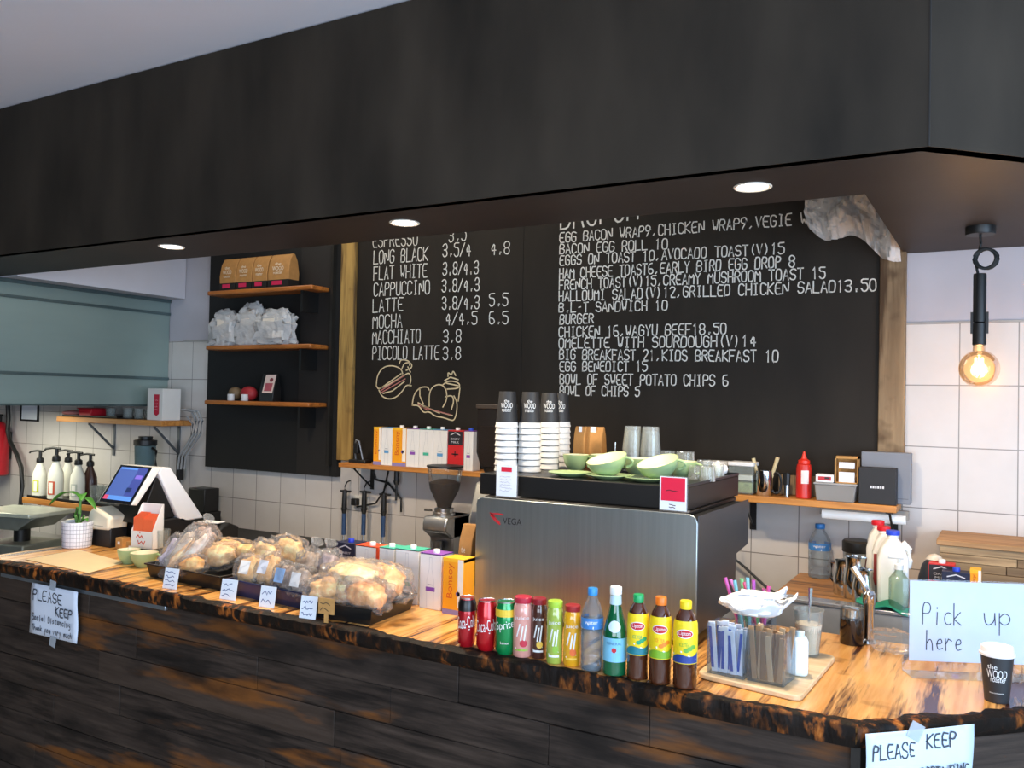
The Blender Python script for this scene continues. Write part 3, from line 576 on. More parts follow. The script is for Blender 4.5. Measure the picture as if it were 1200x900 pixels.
for px,w,h,y,lab in ((681,.05,.165,3.17,'narrower kraft coffee bag right beside the paper cup stacks'),(696,.088,.165,3.19,'wider kraft coffee bag with white sticker behind the green cups')):
    p=PY(px,530,y); t=coffeebag('coffee_bag',lab,(p.x,y,CT+.0005),w,.05,h,0,'kraft bags on the machine',False,())
    MB().box((-w*.12,-.014,h*.78),(w*.16,-.0125,h*1.0)).build('sticker',PAPER,t)
# green cups, saucers and glasses on the machine
def mug(name,lab,loc,r,h,rz=0,tilt=0,group=None,cat='cup',hand=True):
    t=thing(name,lab,cat,loc,rz,group,ry=tilt*.6,rx=-tilt)
    MB().lathe([(r*.5,0),(r*.55,.004),(r*.62,.008),(r*.86,h*.45),(r*.98,h*.85),(r,h),(r*.965,h),(r*.93,h*.85),(r*.80,h*.42),(r*.5,.012),(0,.011)],32,cap=False).build('bowl',[GREEN],t)
    MB().lathe([(r*.96,h*.985),(r*.925,h*.85),(r*.795,h*.42),(r*.49,.0135),(0,.0125)],32,cap=False).build('inside',CREAM,t)
    if hand:
        m=MB(); m.tube([(r*.93+.026*math.sin(a),0,h*.58+h*.30*math.cos(a)) for a in [i*pi/10 for i in range(11)]],.0048,8); m.build('handle',GREEN,t)
    return t
def saucer(lab,x,y,z,r=.075):
    t=tag(MB().lathe([(r*.5,0),(r*.55,.002),(r*.9,.010),(r,.014),(r*.99,.016),(r*.6,.006),(0,.005)],36,c=(0,0,0)).build('saucer',GREEN),lab,'saucer','green saucers on the machine'); t.location=(x,y,z)
for k,(px,y) in enumerate(((668,2.76),(713,2.76),(758,2.76))):
    p=PY(px,560,y); saucer(('left','middle','right')[k]+' pale green saucer at the front edge of the machine top',p.x,y,CT+.0003,.078)
mugs=[(675,3.0,.052,.062,'small green cup next to the paper cup stacks',0,0,.2),(712,3.02,.068,.066,'green cup in the back row with handle to the right, behind the large tilted cup',0,0,.3),(715,2.765,.072,.056,'large green cup on the middle saucer, tilted forward, cream inside',0,.0185,.27),(748,2.98,.058,.062,'green cup with handle seen between the two tilted cups',0,0,.2),(775,2.78,.072,.054,'wide green cup tilted on the right saucer behind the red card',0,.019,.29),(800,2.98,.052,.060,'green cup at the right end of the machine top',0,0,.3)]
for px,y,r,h,lab,ti,dz,rz in mugs:
    p=PY(px,550,y); mug("cup",lab,(p.x,y,CT+.001+dz),r,h,0,-rz if dz else 0,'green cups on the machine')
tumb=clear('F2F4F2',.12,'E4EAE8',.08)
def glass(name,lab,loc,r0,r1,h,group,mat=None,inv=False,cat='glass'):
    pr=[(r0*.9,0),(r0,.003),(r1,h),(r1*.95,h),(r0*.93,.008),(0,.007)]
    if inv: pr=[(r,h-z) for r,z in pr]
    o=MB().lathe(pr,24,cap=False).build(name,mat or tumb); o.location=loc; return tag(o,lab,cat,group)
for si,(px,y) in enumerate(((741,3.12),(762,3.12))):
    p=PY(px,540,y)
    for k in range(6):
        glass('plastic_cup','clear plastic cup, number %d from the bottom of the %s clear stack'%(k+1,('left','right')[si]),(p.x,y,CT+.0005+k*.016),.040,.031,.095,'clear cup stacks on the machine',clear('F4F6F6',.13,'E6ECEA',.1),cat='plastic cup')
for px,y,r,h,lab in ((781,3.17,.037,.085,'upside-down tumbler just right of the clear cup stacks'),(803,3.17,.039,.085,'upside-down tumbler second right of the clear cup stacks'),(826,3.12,.033,.06,'short glass behind the right end of the machine'),(815,2.96,.028,.05,'small glass nearest the right end of the red card'),(829,2.92,.028,.052,'small glass at the right edge of the machine top'),(840,3.08,.028,.05,'small shot glass beside the white bowl')):
    p=PY(px,550,y); glass('tumbler',lab,(p.x,y,CT+.0005),r*.9,r,h,'glasses on the machine',inv=True)
p=PY(849,558,3.19); t=thing('sugar_bowl','small white bowl at the right back corner of the machine top','bowl',(p.x-.02,3.17,CT+.0005)); MB().lathe([(.02,0),(.034,.012),(.038,.026),(.034,.038),(.02,.044),(0,.046)],24).build('bowl',WHITE,t); MB().lathe([(.0,.046),(.006,.047),(.007,.054),(0,.057)],12).build('knob',WHITE,t)
p=PY(708,525,3.13); t=thing('milk_thermometer','slim steel probe standing behind the green cups','thermometer',(PY(720,530,3.1).x-.005,3.12,CT+.0005)); MB().lathe([(.016,0),(.016,.03),(.003,.034),(.003,.11),(0,.11)],14).build('probe',CHROME,t)
# ---------------------------------------------------------------- wall shelf with cartons (left of the machine)
zs=1.337
t=thing('wall_shelf','long thin wooden shelf under the coffee prices, carrying a row of milk cartons','shelf',(0,0,0))
MB().box((-3.235,3.70,zs-.026),(-2.18,YW-.031,zs)).build('board',SHELFR,t,bev=.003)
for x in (-3.15,-2.3): 
    m=MB(); m.box((x-.012,3.72,zs-.032),(x+.012,YW-.002,zs-.0262)).box((x-.012,YW-.008,zs-.16),(x+.012,YW-.002,zs-.03)); m.tube([(x,3.73,zs-.03),(x,YW-.006,zs-.15)],.005); m.build('bracket',BLACK,t)
OR=['F0A21E','C8421E']
def carton(name,lab,loc,w,d,h,kind,rz=0,group=None,capc='F0F0EE',cap_=True,cx=0):
    t=thing(name,lab,'milk carton',loc,rz,group)
    body={'w':'E6E6E4','o':'EFA01C','n':'1D2542','r':'C9252B','k':'1B1B20'}[kind[0]]
    MB().box((-w/2,-d/2,0),(w/2,d/2,h)).build('carton',mk(body,.45,var=.03),t,bev=.0015)
    m=MB(); pf=flat((0,-d/2-.0006,0)); k=kind
    if k[0]=='w':
        tint={'b':'5A9BD0','p':'8A4FB0','g':'45B49A','o':'E2502A'}[k[1]]
        strokes(m,[[(-w*.16,h*.03),(-w*.17,h*.5),(-w*.06,h*.72),(-w*.055,h*.93)],[(w*.16,h*.03),(w*.17,h*.5),(w*.06,h*.72),(w*.055,h*.93)],[(-w*.055,h*.93),(w*.055,h*.93)]],pf,.0012,1)
        patch(m,pf,w*.42,h*.075,0,2,cy=h*.36); strokes(m,[[(-w*.12,h*.44),(w*.12,h*.44)]],pf,.0025,2); m.box((-w/2,-d/2,h-.004),(w/2,d/2,h+.0004),0)
        if k[1]=='o': m.box((w*.42,-d/2-.0005,0),(w/2+.0005,d/2,h+.0005),0)
        cols=[mk(tint,.5,var=0),mk('B9BCC2',.5,var=0),mk('8C8F99',.5,var=0)]
    elif k[0]=='o':
        patch(m,pf,w*.26,h*.86,0,2,cx=w*.36,cy=h*.56); text(m,'Bonsoy',lambda a,b:pf(-w*.12-b,h*.60+a),h*.62,w*.36,1); patch(m,pf,w,h*.09,2,2,cy=h*.045); patch(m,pf,w*.2,w*.2,3,shape='oval',cx=w*.25,cy=h*.38); m.box((-w/2,-d/2-.0004,h-.012),(w/2,d/2,h+.0004),4)
        cols=[mk('F1E9DA',.5,var=0),mk('D2521C',.5,var=0),mk('8C7FB0',.5,var=0),mk('6A5AA0',.5,var=0),mk('F2B82A',.5,var=0)]
    else:
        low='C9252B' if k[0]!='r' else 'C9252B'
        patch(m,pf,w*.96,h*.34,0,2,cy=h*.80); patch(m,flat((0,-d/2-.001,0)),w*.98,h*.08,1,2,cy=h*.04); text(m,'DAIRY',flat((0,-d/2-.0013,h*.78)),w*.6,h*.05,2); text(m,'MILK',flat((0,-d/2-.0013,h*.70)),w*.5,h*.05,2); strokes(m,[[(-w*.3,h*.88),(0,h*.94),(w*.3,h*.88)]],flat((0,-d/2-.0013,0)),.004,2)
        if k[0]=='r': strokes(m,[[(-w*.2,h*.4),(w*.2,h*.4)],[(0,h*.36),(0,h*.46)]],flat((0,-d/2-.0013,0)),.006,1)
        cols=[mk('20263F' if k[0]!='r' else '23222A',.5,var=0),mk('C9252B' if k[0]!='r' else '15151A',.5,var=0),mk('D9D5DA',.5,var=0)]
    m.build('print',cols,t,smooth=0)
    if cap_:
        m=MB(Matrix.Translation((cx,-d*.18,h))); cap(m,.012,0,.014,0); m.build('cap',mk(capc,.4,var=0),t)
    return t
row=[(437,446,'oX','yellow-orange carton at the left end of the wall shelf row'),(446,459,'wb','white carton with blue tag, second on the wall shelf'),(459,475.5,'oX','yellow-orange carton between two white ones on the wall shelf'),(475.5,490.5,'wp','white carton with purple tag on the wall shelf'),(490.5,507,'wg','white carton with green tag on the wall shelf'),(507,523.5,'wb','white carton with blue tag, right neighbour of the green-tagged one on the wall shelf'),(524,542,'rX','red and black carton near the right end of the wall shelf'),(543,554,'wp','white carton with blue cap at the right end of the wall shelf')]
for i,(xa,xb,k,lab) in enumerate(row):
    a=PY(xa,545,3.715);b=PY(xb,545,3.715); w=(b.x-a.x)-.002; carton('milk_carton',lab,((a.x+b.x)/2,3.715+.035,zs+.0005),w,.07,.205,k,0,'milk cartons on the wall shelf','2A4FC0' if i==7 else 'F0F0EE',i not in (0,1))
t=thing('milk_packet','small brown-printed packet leaning at the right end of the carton shelf','packet',(-2.275,3.74,zs+.0005),0); m=MB(); m.prism([(0,0),(.085,0),(.075,.11),(.02,.13)],-.02,.02,'y'); m.build('packet',mk('CFC8C2',.5),t,bev=.003); m=MB(); patch(m,flat((.045,-.0207,.07)),.055,.05,0,shape='oval'); patch(m,flat((.055,-.0211,.055)),.025,.03,1,shape='oval'); m.build('print',[mk('7A4A3A',.6),mk('C98A80',.6)],t,smooth=0)
# gadget at the left end
t=thing('portable_holder','black wire gadget lying at the left end of the carton shelf','gadget',(-3.13,3.76,zs+.0005)); m=MB(); m.box((-.06,-.03,0),(.06,.03,.018)); m.build('base',BLACK,t,bev=.004); m=MB(); m.tube([(-.03,0,.018),(-.045,0,.09),(-.03,0,.125),(-.01,0,.12),(.02,0,.018)],.006); m.build('arm',mk('7D8085',.35,.8),t); m=MB(); m.box((-.04,-.012,.05),(-.008,.012,.11)); m.build('head',BLACK,t,bev=.004)
m=MB(); m.box((-3.02,3.80,zs+.0005),(-2.93,3.86,zs+.075)); tag(m.build('wooden_box',woodmat('dark_box','6A4A24','4A3018',(30,30,3),.6),bev=.003),'small brown wooden box behind the black gadget on the carton shelf','box')
# cartons standing on the counter
row=[(392,414.5,636,'nX','navy and red carton at the left end of the counter carton row','w'),(415,442,640,'wo','white carton with orange-red side in the counter row','w'),(443,461,642,'wg','white carton in the middle of the counter row, next to the orange-sided one','w'),(462,490,644,'wg','white carton with teal tag in the counter row','w'),(491,517,649,'wp','white carton with purple tag in the counter row','w'),(518,543,655,'oX','yellow-orange carton with red script at the right end of the counter row','w')]
for xa,xb,yt,k,lab,_ in row:
    y=2.62-(xa-392)/150*.12; a=PY(xa,680,y);b=PY(xb,680,y); w=b.x-a.x-.003; T_=PY((xa+xb)/2,yt,y); carton('milk_carton',lab,((a.x+b.x)/2,y+.04,TOP+.0005),w,.075,min(.24,T_.z-TOP),k,0,'milk cartons on the counter','2A3FC0' if k=='nX' else 'F4F4F2',k!='oX',w*.1)
t=coffeebag('paper_bag','tall kraft paper bag with white print tucked against the steel back panel',(PY(551,660,2.70).x,2.70,TOP+.0005),.056,.09,PY(551,614,2.70).z-TOP,0,None,False,('the','WOOD','roaster'),'paper bag')
# ---------------------------------------------------------------- back bench behind the counter
t=thing('back_bench','low steel-topped work bench along the back wall behind the carton row','work bench',(0,0,0)); m=MB(); m.box((-3.25,3.40,.83),(-.80,YW-.003,.86)); m.build('top',STEEL,t,bev=.003); m=MB(); m.box((-3.23,3.43,0),(-.80,YW-.003,.83)); m.build('cabinet',mk('5B5D60',.5,.3),t)
BZ=.8605
def grinder(name,lab,loc,s=1.0,rz=0):
    t=thing(name,lab,'coffee grinder',loc,rz)
    m=MB(); m.box((-.075,-.09,0),(.075,.14,.02)); m.box((-.07,-.02,.02),(.07,.14,.27)); m.prism([(-.085,.235),(-.07,.27),(.14,.27),(.14,.16),(-.02,.16),(-.085,.2)],-.07,.07,'x'); m.build('body',mk('B6B8B9',.3,.9),t,bev=.008)
    m=MB(); m.lathe([(.055,.27),(.055,.285),(.048,.288),(.048,.305)],28); m.build('collar',STEEL,t)
    MB().lathe([(.036,.305),(.040,.33),(.075,.40),(.088,.50),(.088,.505)],32,cap=False).build('hopper',GLASS,t)
    MB().lathe([(.034,.308),(.038,.33),(.070,.395),(.078,.43),(.04,.445),(0,.45)],28).build('coffee_beans',mk('2A160C',.8,var=.5,scale=160),t)
    MB().lathe([(.088,.505),(.091,.507),(.091,.515),(.02,.52),(0,.52)],32).build('hopper_lid',BLACK,t)
    m=MB(); m.tube([(-.05,-.03,.295),(-.085,-.05,.295)],.006); m.build('knob',BLACK,t); m=MB(); m.lathe([(.026,.0),(.026,.10)],16,c=(0,-.055,.05)); m.build('chute',mk('8A8C8E',.3,.9),t)
    return t
grinder('coffee_grinder','steel coffee grinder with bean-filled clear hopper below the carton shelf',(-2.40,3.53,BZ))
t=grinder('coffee_grinder','grey coffee grinder with rectangular dark hopper beside the paper cup stacks',(-2.06,3.45,BZ))
for c in list(t.children):
    if c.name.split('.')[0] in ('hopper','coffee_beans','hopper_lid','collar','body','chute','knob'): bpy.data.objects.remove(c)
m=MB(); m.prism([(-.10,0),(.16,0),(.16,.46),(-.04,.46),(-.10,.30)],-.085,.085,'x'); m.build('body',mk('A5A5A0',.4,.5),t,bev=.012); m=MB(); m.prism([(-.105,.05),(-.105,.29),(-.06,.40),(-.055,.40),(-.10,.29),(-.10,.05)],-.07,.07,'x'); m.build('front_plate',STEEL,t)
m=MB(); m.lathe([(.05,.46),(.05,.50),(.065,.53)],20); m.build('collar',BLACK,t)
m=MB(); m.prism([(-.045,.53),(.045,.53),(.07,.60),(.07,.80),(-.07,.80),(-.07,.60)],-.065,.065,'y'); m.build('hopper',clear('A8A4A4',.12,'5A5452',.08),t,bev=.004); m=MB(); m.box((-.075,-.07,.80),(.075,.07,.822)); m.build('hopper_lid',mk('3A332E',.4),t,bev=.004); m=MB(); m.prism([(-.04,.535),(.04,.535),(.062,.60),(.062,.72),(-.062,.72),(-.062,.60)],-.058,.058,'y'); m.build('coffee_beans',mk('2A1810',.5,var=.6,scale=160,bmp=.8),t)
# tools hanging on the tiled wall
def hangtool(lab,px,py0,px1,py1,blue=True):
    a=PY(px,py0,YW-.05);b=PY(px1,py1,YW-.05); L=a.z-b.z; t=thing('hanging_utensil',lab,'hanging utensil',(a.x,YW-.05,a.z),0,'utensils hanging on the tiled wall')
    m=MB(); m.tube([(0,.048,.05),(0,.02,.045),(0,0,.02),(0,0,0)],.004); m.build('hook',BLACK,t); m=MB(); m.box((-.03,-.006,-.012),(.045,.006,-.002)); m.tube([(0,0,0),(0,0,-L*.32)],[.014,.016]); m.tube([(0,0,-L*.32),(0,0,-L*.42)],[.02,.012]); m.build('handle',BLACK,t,bev=.001)
    m=MB(); m.tube([(0,0,-L*.42),(0,0,-L*.80)],.013 if blue else .007); m.build('shaft',mk('33517E',.4) if blue else BLACK,t)
    if blue:
        m=MB(); m.tube([(.0,0,-L*.79),(0,0,-L*.9)],.006); m.tube([(-.03,0,-L*1.0),(-.015,0,-L*.92),(0,0,-L*.90),(.015,0,-L*.92),(.03,0,-L*1.0)],.004); m.build('whisk_wires',CHROME,t)
hangtool('black-handled hanging utensil with blue shaft, leftmost on the tiles',404,574,405,640); hangtool('black-handled hanging utensil with blue shaft, middle one on the tiles',427,575,427,640); hangtool('black-handled hanging utensil with blue shaft, right-hand one on the tiles',450,578,450,642); hangtool('thin all-black hanging utensil beside the grinder hopper',465,548,464,596,False)
t=thing('power_outlet','white double power outlet on the tiles behind the hanging utensils','power outlet',(-3.225,YW-.0005,1.10)); MB().box((-.057,-.012,-.035),(.057,0,.035)).build('plate',mk('DAD8D0',.4),t,bev=.004)
m=MB(); 
for x in (-.025,.025): m.box((x-.012,-.0128,-.012),(x-.008,-.012,.004)).box((x+.008,-.0128,-.012),(x+.012,-.012,.004)).box((x-.002,-.0128,-.022),(x+.002,-.012,-.012))
m.build('sockets',BLACK,t,smooth=0); MB().cbox((-.025,-.03,-.0),(.04,.036,.04)).build('plug',BLACK,t,bev=.006)
m=MB(); pts=[PY(px,py,YW-.02) for px,py in ((437,552),(440,562),(455,566),(470,585),(470,600))]; m.tube(pts,.006); pts=[PY(px,py,YW-.02) for px,py in ((455,552),(450,575),(440,590),(418,594))]; m.tube(pts,.005); tag(m.build('dangling_wires',BLACK),'black wires dangling below the carton shelf','wires')
# ================================================================ kitchen corner on the left
XE=-4.683; zs=1.527
t=thing('wall_shelf','thick pine shelf on steel brackets above the register, carrying trays and a white box','shelf',(0,0,0))
MB().box((-5.79,3.66,zs-.035),(XE,YW-.002,zs)).build('board',SHELFR,t,bev=.002)
for x in (-5.48,-4.80):
    m=MB(); m.box((x-.012,3.70,zs-.042),(x+.012,YW-.002,zs-.0355)).box((x-.012,YW-.009,zs-.27),(x+.012,YW-.002,zs-.036)); m.tube([(x,3.70,zs-.045),(x,YW-.008,zs-.22)],.009); m.build('bracket',mk('6F7479',.4,.6),t)
m=MB(); m.box((-5.74,3.67,zs+.0005),(-5.14,3.86,zs+.006)); 
for a,b in (((-5.74,3.67,zs+.001),(-5.14,3.676,zs+.014)),((-5.74,3.854,zs+.001),(-5.14,3.86,zs+.014))): m.box(a,b)
tag(m.build('tray',BLACK),'flat black tray on the pine shelf','tray')
p=PY(107,486,3.74); t=thing('red_container','bright red square tub on the black tray','container',(p.x,3.75,zs+.0065)); m=MB(); m.prism([(-.065,0),(.065,0),(.075,.05),(-.075,.05)],-.06,.06,'y'); m.build('tub',RED,t,bev=.004); m=MB(); m.box((-.08,-.065,.05),(.08,.065,.057)); m.build('lid',mk('A81A24',.4),t,bev=.002)
p=PY(84,487,3.74); t=thing('pink_bag','pale pink folded cloth pack beside the red tub','cloth',(p.x,3.75,zs+.0065)); m=MB(); m.ell((0,0,.018),(.09,.06,.018),16,8,amp=.05); m.build('cloth',mk('D98A86',.8),t)
for k,(px,h) in enumerate(((130,.06),(150,.07),(163,.07),(176,.06))):
    p=PY(px,488,3.75); glass('drinking_glass','clear drinking glass on the pine shelf, %s from the red tub'%('first','second','third','fourth')[k],(p.x,3.75,zs+.0005 if px>146 else zs+.0065),.03,.035,h,'glasses on the pine shelf')
p=PY(184,492,3.70); t=thing('black_speaker','small black box between glasses and white card box','speaker',(p.x,3.76,zs+.0005)); MB().box((-.035,-.04,0),(.035,.04,.11)).build('body',BLACK,t,bev=.006); MB().box((-.028,-.042,.01),(.028,-.0402,.10)).build('grille',DARK,t)
t=thing('white_box','white box with red vertical label standing on the end of the pine shelf','box',(XE-.085,3.745,zs+.0005)); MB().box((-.075,-.07,0),(.075,.07,.205)).build('box',mk('DCD8D2',.6,var=.03),t,bev=.003)
m=MB(); pf=flat((.018,-.0712,.105)); patch(m,pf,.05,.125,0,2); m.add([pf(-.025,-.0625),pf(.025,-.0625),pf(0,-.078)],[(0,2,1)],0); scribble(m,flat((.018,-.0716,.10)),.03,.08,4,.003,1); m.build('label',[mk('C0203A',.5,var=0),mk('E9C6CA',.6,var=0)],t,smooth=0)
p=PY(165,548,3.72); t=thing('blender','clear-sided jug blender with black lid on the back counter under the pine shelf','blender',(p.x,3.75,1.105)); 
MB().lathe([(.05,.06),(.062,.08),(.068,.255),(.066,.255),(.058,.08)],24,cap=False).build('jug',clear('BBD0D4',.22,'A9C0C6',.1),t); m=MB(); m.lathe([(.07,.25),(.074,.255),(.074,.285),(.045,.29),(.045,.31),(0,.31)],24); m.tube([(.07,0,.235),(.11,0,.22),(.11,0,.12),(.07,0,.10)],.009); m.build('lid',BLACK,t); MB().lathe([(.08,-.235),(.085,-.22),(.07,.04),(.055,.06)],24).build('motor_base',BLACK,t)
m=MB()
for k,c in enumerate(((0,0),(.014,.01),(-.012,.012))):
    pts=[PY(px+c[0]*300,py,3.80+c[1]) for px,py in ((217,480),(228,482),(233,493),(231,508),(222,522),(214,534),(212,550))]; m.tube(pts,.007)
m.tube([PY(px,3*0+py,3.84) for px,py in ((219,488),(226,497),(224,512),(213,530))],.006); tag(m.build('cable_bundle',mk('9A9C9E',.5)),'loose grey and white cable loops at the right end of the pine shelf','cables')
t=thing('power_adapter','black plug adapter hanging under the grey cables','power adapter',PY(211,548,3.85)); MB().cbox((0,0,0),(.035,.04,.16)).build('body',BLACK,t,bev=.006); m=MB(); m.tube([(0,0,-.08),(.01,0,-.13),(.03,.01,-.22)],.005); m.build('lead',BLACK,t)
# soap shelf
zs2=.945
t=thing('wall_shelf','low pine shelf with black tray holding white soap pump bottles','shelf',(0,0,0)); MB().box((-6.07,3.6,zs2-.04),(-5.0,YW-.002,zs2)).build('board',SHELFR,t,bev=.002); m=MB(); 
for x in (-5.9,-5.2): m.box((x-.012,3.62,zs2-.046),(x+.012,YW-.003,zs2-.0405)).box((x-.012,YW-.01,zs2-.25),(x+.012,YW-.003,zs2-.04))
m.build('bracket',BLACK,t)
m=MB(); m.box((-6.03,3.61,zs2+.0005),(-5.02,3.87,zs2+.005)).box((-6.03,3.61,zs2+.001),(-5.02,3.616,zs2+.018)); tag(m.build('tray',BLACK),'black tray on the low pine shelf under the soap bottles','tray')
WB=mk('E4E2D4',.4,var=.03)
def pump(px,y,s,lab,body,mk1=None,dark=False):
    p=PY(px,575,y); t=thing('soap_bottle',lab,'pump bottle',(p.x,y,zs2+.0055),.3,'pump bottles on the low shelf')
    MB().lathe([(.045*s,0),(.052*s,.006),(.054*s,.12*s),(.050*s,.17*s),(.022*s,.235*s),(.02*s,.25*s)],24,sy=.75).build('body',body,t)
    m=MB(); m.lathe([(.024*s,.245*s),(.026*s,.25*s),(.024*s,.275*s),(.011*s,.285*s),(.011*s,.325*s),(0,.325*s)],16); m.tube([(.03*s,0,.325*s),(-.03*s,0,.33*s),(-.075*s,-.01,.322*s),(-.082*s,-.012,.312*s)],.0075*s); m.build('pump',BLACK,t)
    if mk1:
        m=MB(); e=lambda a,b:(.0545*s*math.sin(a/(.054*s)),-.75*.0552*s*math.cos(a/(.054*s)),b); patch(m,lambda a,b:e(a,b+.075*s),.05*s,.085*s,0,8); patch(m,lambda a,b:(e(a,b+.075*s)[0]*1.02,e(a,b)[1]*1.02,b+.075*s),.026*s,.07*s,1,6); m.build('label',[mk(mk1,.5,var=0),mk('F3F0E4',.5,var=0)],t,smooth=0)
pump(46,3.68,.98,'white pump bottle with yellow-green label, leftmost on the low shelf',WB,'C3C832'); pump(65,3.64,1.08,'white pump bottle with red label, tallest on the low shelf',WB,'C8502E'); pump(79,3.79,1.0,'plain white pump bottle at the back, between the two larger ones',WB); pump(91,3.66,1.02,'white pump bottle with grey label, fourth on the low shelf',WB,'B9BEB4'); pump(105,3.72,.98,'dark brown pump bottle, rightmost on the low shelf',mk('3A1F16',.25))
for k,px in enumerate((110,118,125)):
    p=PY(px,588,3.66); glass('wine_glass',('first','second','third')[k]+' clear glass right of the pump bottles, behind the plant',(p.x,3.68,zs2+.0055),.035,.045,.12,'glasses on the low shelf',cat='glass')
# kitchen work table, scale, boxes
t=thing('kitchen_table','steel kitchen work table below the low pine shelf','table',(0,0,0)); m=MB(); m.box((-6.6,2.7,.70),(-4.35,3.56,.73)); m.build('top',STEEL,t,bev=.003)
for x in (-6.55,-4.4):
    for y in (2.75,3.5): MB().box((x-.02,y-.02,0),(x+.02,y+.02,.70)).build('leg',STEEL,t)
m=MB(); m.box((-6.55,2.75,.2),(-4.4,3.5,.22)); m.build('lower_shelf',STEEL,t)
c=PY(30,600,3.05); t=thing('kitchen_scale','grey catering scale with wide pale platform at the far left','scale',(c.x-.03,3.05,.7305),.25)
H0=c.z-.7305
m=MB(); m.prism([(-.20,-.16),(.20,-.16),(.24,-.10),(.24,.17),(-.24,.17),(-.24,-.10)],H0-.012,H0+.012,'z'); m.build('platform',mk('C4C9B8',.3,.3),t,bev=.006); m=MB(); m.prism([(-.22,H0-.012),(.22,H0-.012),(.10,H0-.09),(-.10,H0-.09)],-.14,.15,'y'); m.build('pan',mk('8A8F86',.35,.5),t,bev=.008); m=MB(); m.lathe([(.045,.06),(.045,H0-.085)],16); m.build('column',BLACK,t); m=MB(); m.box((-.16,-.15,0),(.16,.15,.07)); m.build('base',mk('7E837A',.4,.4),t,bev=.01)
p=PY(50,625,3.15); t=thing('cream_box','cream rectangular box lying under the kitchen scale','box',(p.x+.10,3.40,.7305),.1); z_=PY(50,633,3.15).z; MB().box((-.13,-.08,0),(.13,.08,max(.12,PY(50,612,3.15).z-.7305))).build('box',mk('DAD5BE',.6),t,bev=.008); MB().box((-.128,-.0815,.02),(.128,-.0802,.03)).build('lid_line',mk('A9A48E',.6),t)
p=PY(2,520,3.80); t=thing('fire_extinguisher','red fire extinguisher hanging at the far left edge','fire extinguisher',(p.x-.065,3.80,PY(2,558,3.8).z)); h_=PY(2,492,3.8).z-PY(2,556,3.8).z; MB().lathe([(.07,0),(.085,.01),(.085,h_*.85),(.05,h_*.97),(.03,h_)],28).build('cylinder',mk('A81622',.35),t); m=MB(); m.lathe([(.03,h_),(.03,h_+.04)],14); m.box((-.02,-.07,h_+.04),(.02,.03,h_+.055)); m.build('valve',BLACK,t); m=MB(); m.box((-.04,-.0875,h_*.6),(.04,-.083,h_*.78)); m.build('label',WHITE,t); MB().box((-.03,.083,h_*.3),(.03,.0985,h_*.8)).build('bracket',BLACK,t)
m=MB(); m.tube([PY(px,py,3.82) for px,py in ((9,470),(10,490),(9,505),(12,518),(20,533),(25,548),(26,570),(24,592),(24,612))],.016); tag(m.build('hose',BLACK),'thick black hose curving down the tiles beside the fire extinguisher','hose')
a=PY(23,468,YW-.02);b=PY(43,494,YW-.02); t=thing('framed_notice','small black-framed white notice on the tiles, half hidden by the hood','notice',((a.x+b.x)/2,YW-.001,b.z)); w=b.x-a.x;h=a.z-b.z
m=MB(); m.box((-w/2,-.012,0),(w/2,-.0005,.012)).box((-w/2,-.012,h-.012),(w/2,-.0005,h)).box((-w/2,-.012,0),(-w/2+.012,-.0005,h)).box((w/2-.012,-.012,0),(w/2,-.0005,h)); m.build('frame',BLACK,t); MB().box((-w/2+.012,-.006,.012),(w/2-.012,-.001,h-.012)).build('paper',PAPER,t)
t=thing('black_monitor','black box-shaped appliance beside the register, against the tiles','appliance',(PY(234,590,3.75).x,3.78,.8605)); m=MB(); m.box((-.075,-.06,.10),(.075,.06,PY(234,572,3.75).z-.8605)); m.build('body',BLACK,t,bev=.006); m=MB(); m.box((-.08,-.07,0),(.08,.07,.10)); m.build('foot',DARK,t)
t=thing('side_bench','dark low bench under the black shelf panel','work bench',(0,0,0)); m=MB(); m.box((-4.33,3.42,.83),(-3.27,YW-.003,.86)); m.build('top',DARK,t); MB().box((-4.31,3.45,0),(-3.29,YW-.003,.83)).build('cabinet',DARK,t)
# goods on the black panel shelves
ZM=2.005
for k,(xa,xb,yt) in enumerate(((252,281,367),(281,308,360),(303,340,366))):
    y=3.78-.03*(k==2); a=PY(xa,400,y);b=PY(xb,400,y); tp=PY(xa,yt,y).z; w=(b.x-a.x)*.94; t=thing('treat_bag','clear bag of pale treats with cream tag, %s on the middle black-panel shelf'%('leftmost','middle and tallest','right-hand')[k],'bag',((a.x+b.x)/2,y,ZM+.001),0,'treat bags on the middle shelf'); h=tp-ZM
    m=MB(); m.blob((0,0,h*.40),(w*.5,.045,h*.42),26,18,.25,1.8,k+2,.45,pw=.6); m.blob((w*(.1 if k else -.1),.0,h*.80),(w*.34,.015,h*.22),18,12,.4,2.2,k+5,.5,pw=.7); o_=m.build('bag',clear('F6F6F6',.40,'FFFFFF',.12,.8,24,.7),t,smooth=25)
    for v in o_.data.vertices: v.co.z=max(v.co.z,.001)
    m=MB()
    for q in range(7): m.ell((R.uniform(-.28,.28)*w,R.uniform(-.015,.015),h*R.uniform(.22,.42)),(.02,.014,.02),8,6)
    m.build('treats',mk('D9C8B4',.7),t); MB().cbox((0,-.05,h*.62),(w*.38,.003,h*.3)).build('tag',mk('E3D8C8',.7),t)
t=thing('ribbon_topper','twist of clear film poking up to the right above the treat bags','wrap',(PY(318,370,3.80).x-.01,3.81,ZM+.001)); m=MB(); m.tube([(0,.02,0),(0,.02,.08),(.0,.015,.12),(.05,.0,.155),(.09,-.01,.175)],[.004,.006,.01,.022,.012]); m.build('film',clear('EDEDED',.45,'DADADA',.2,.7,30),t)
ZL=1.666
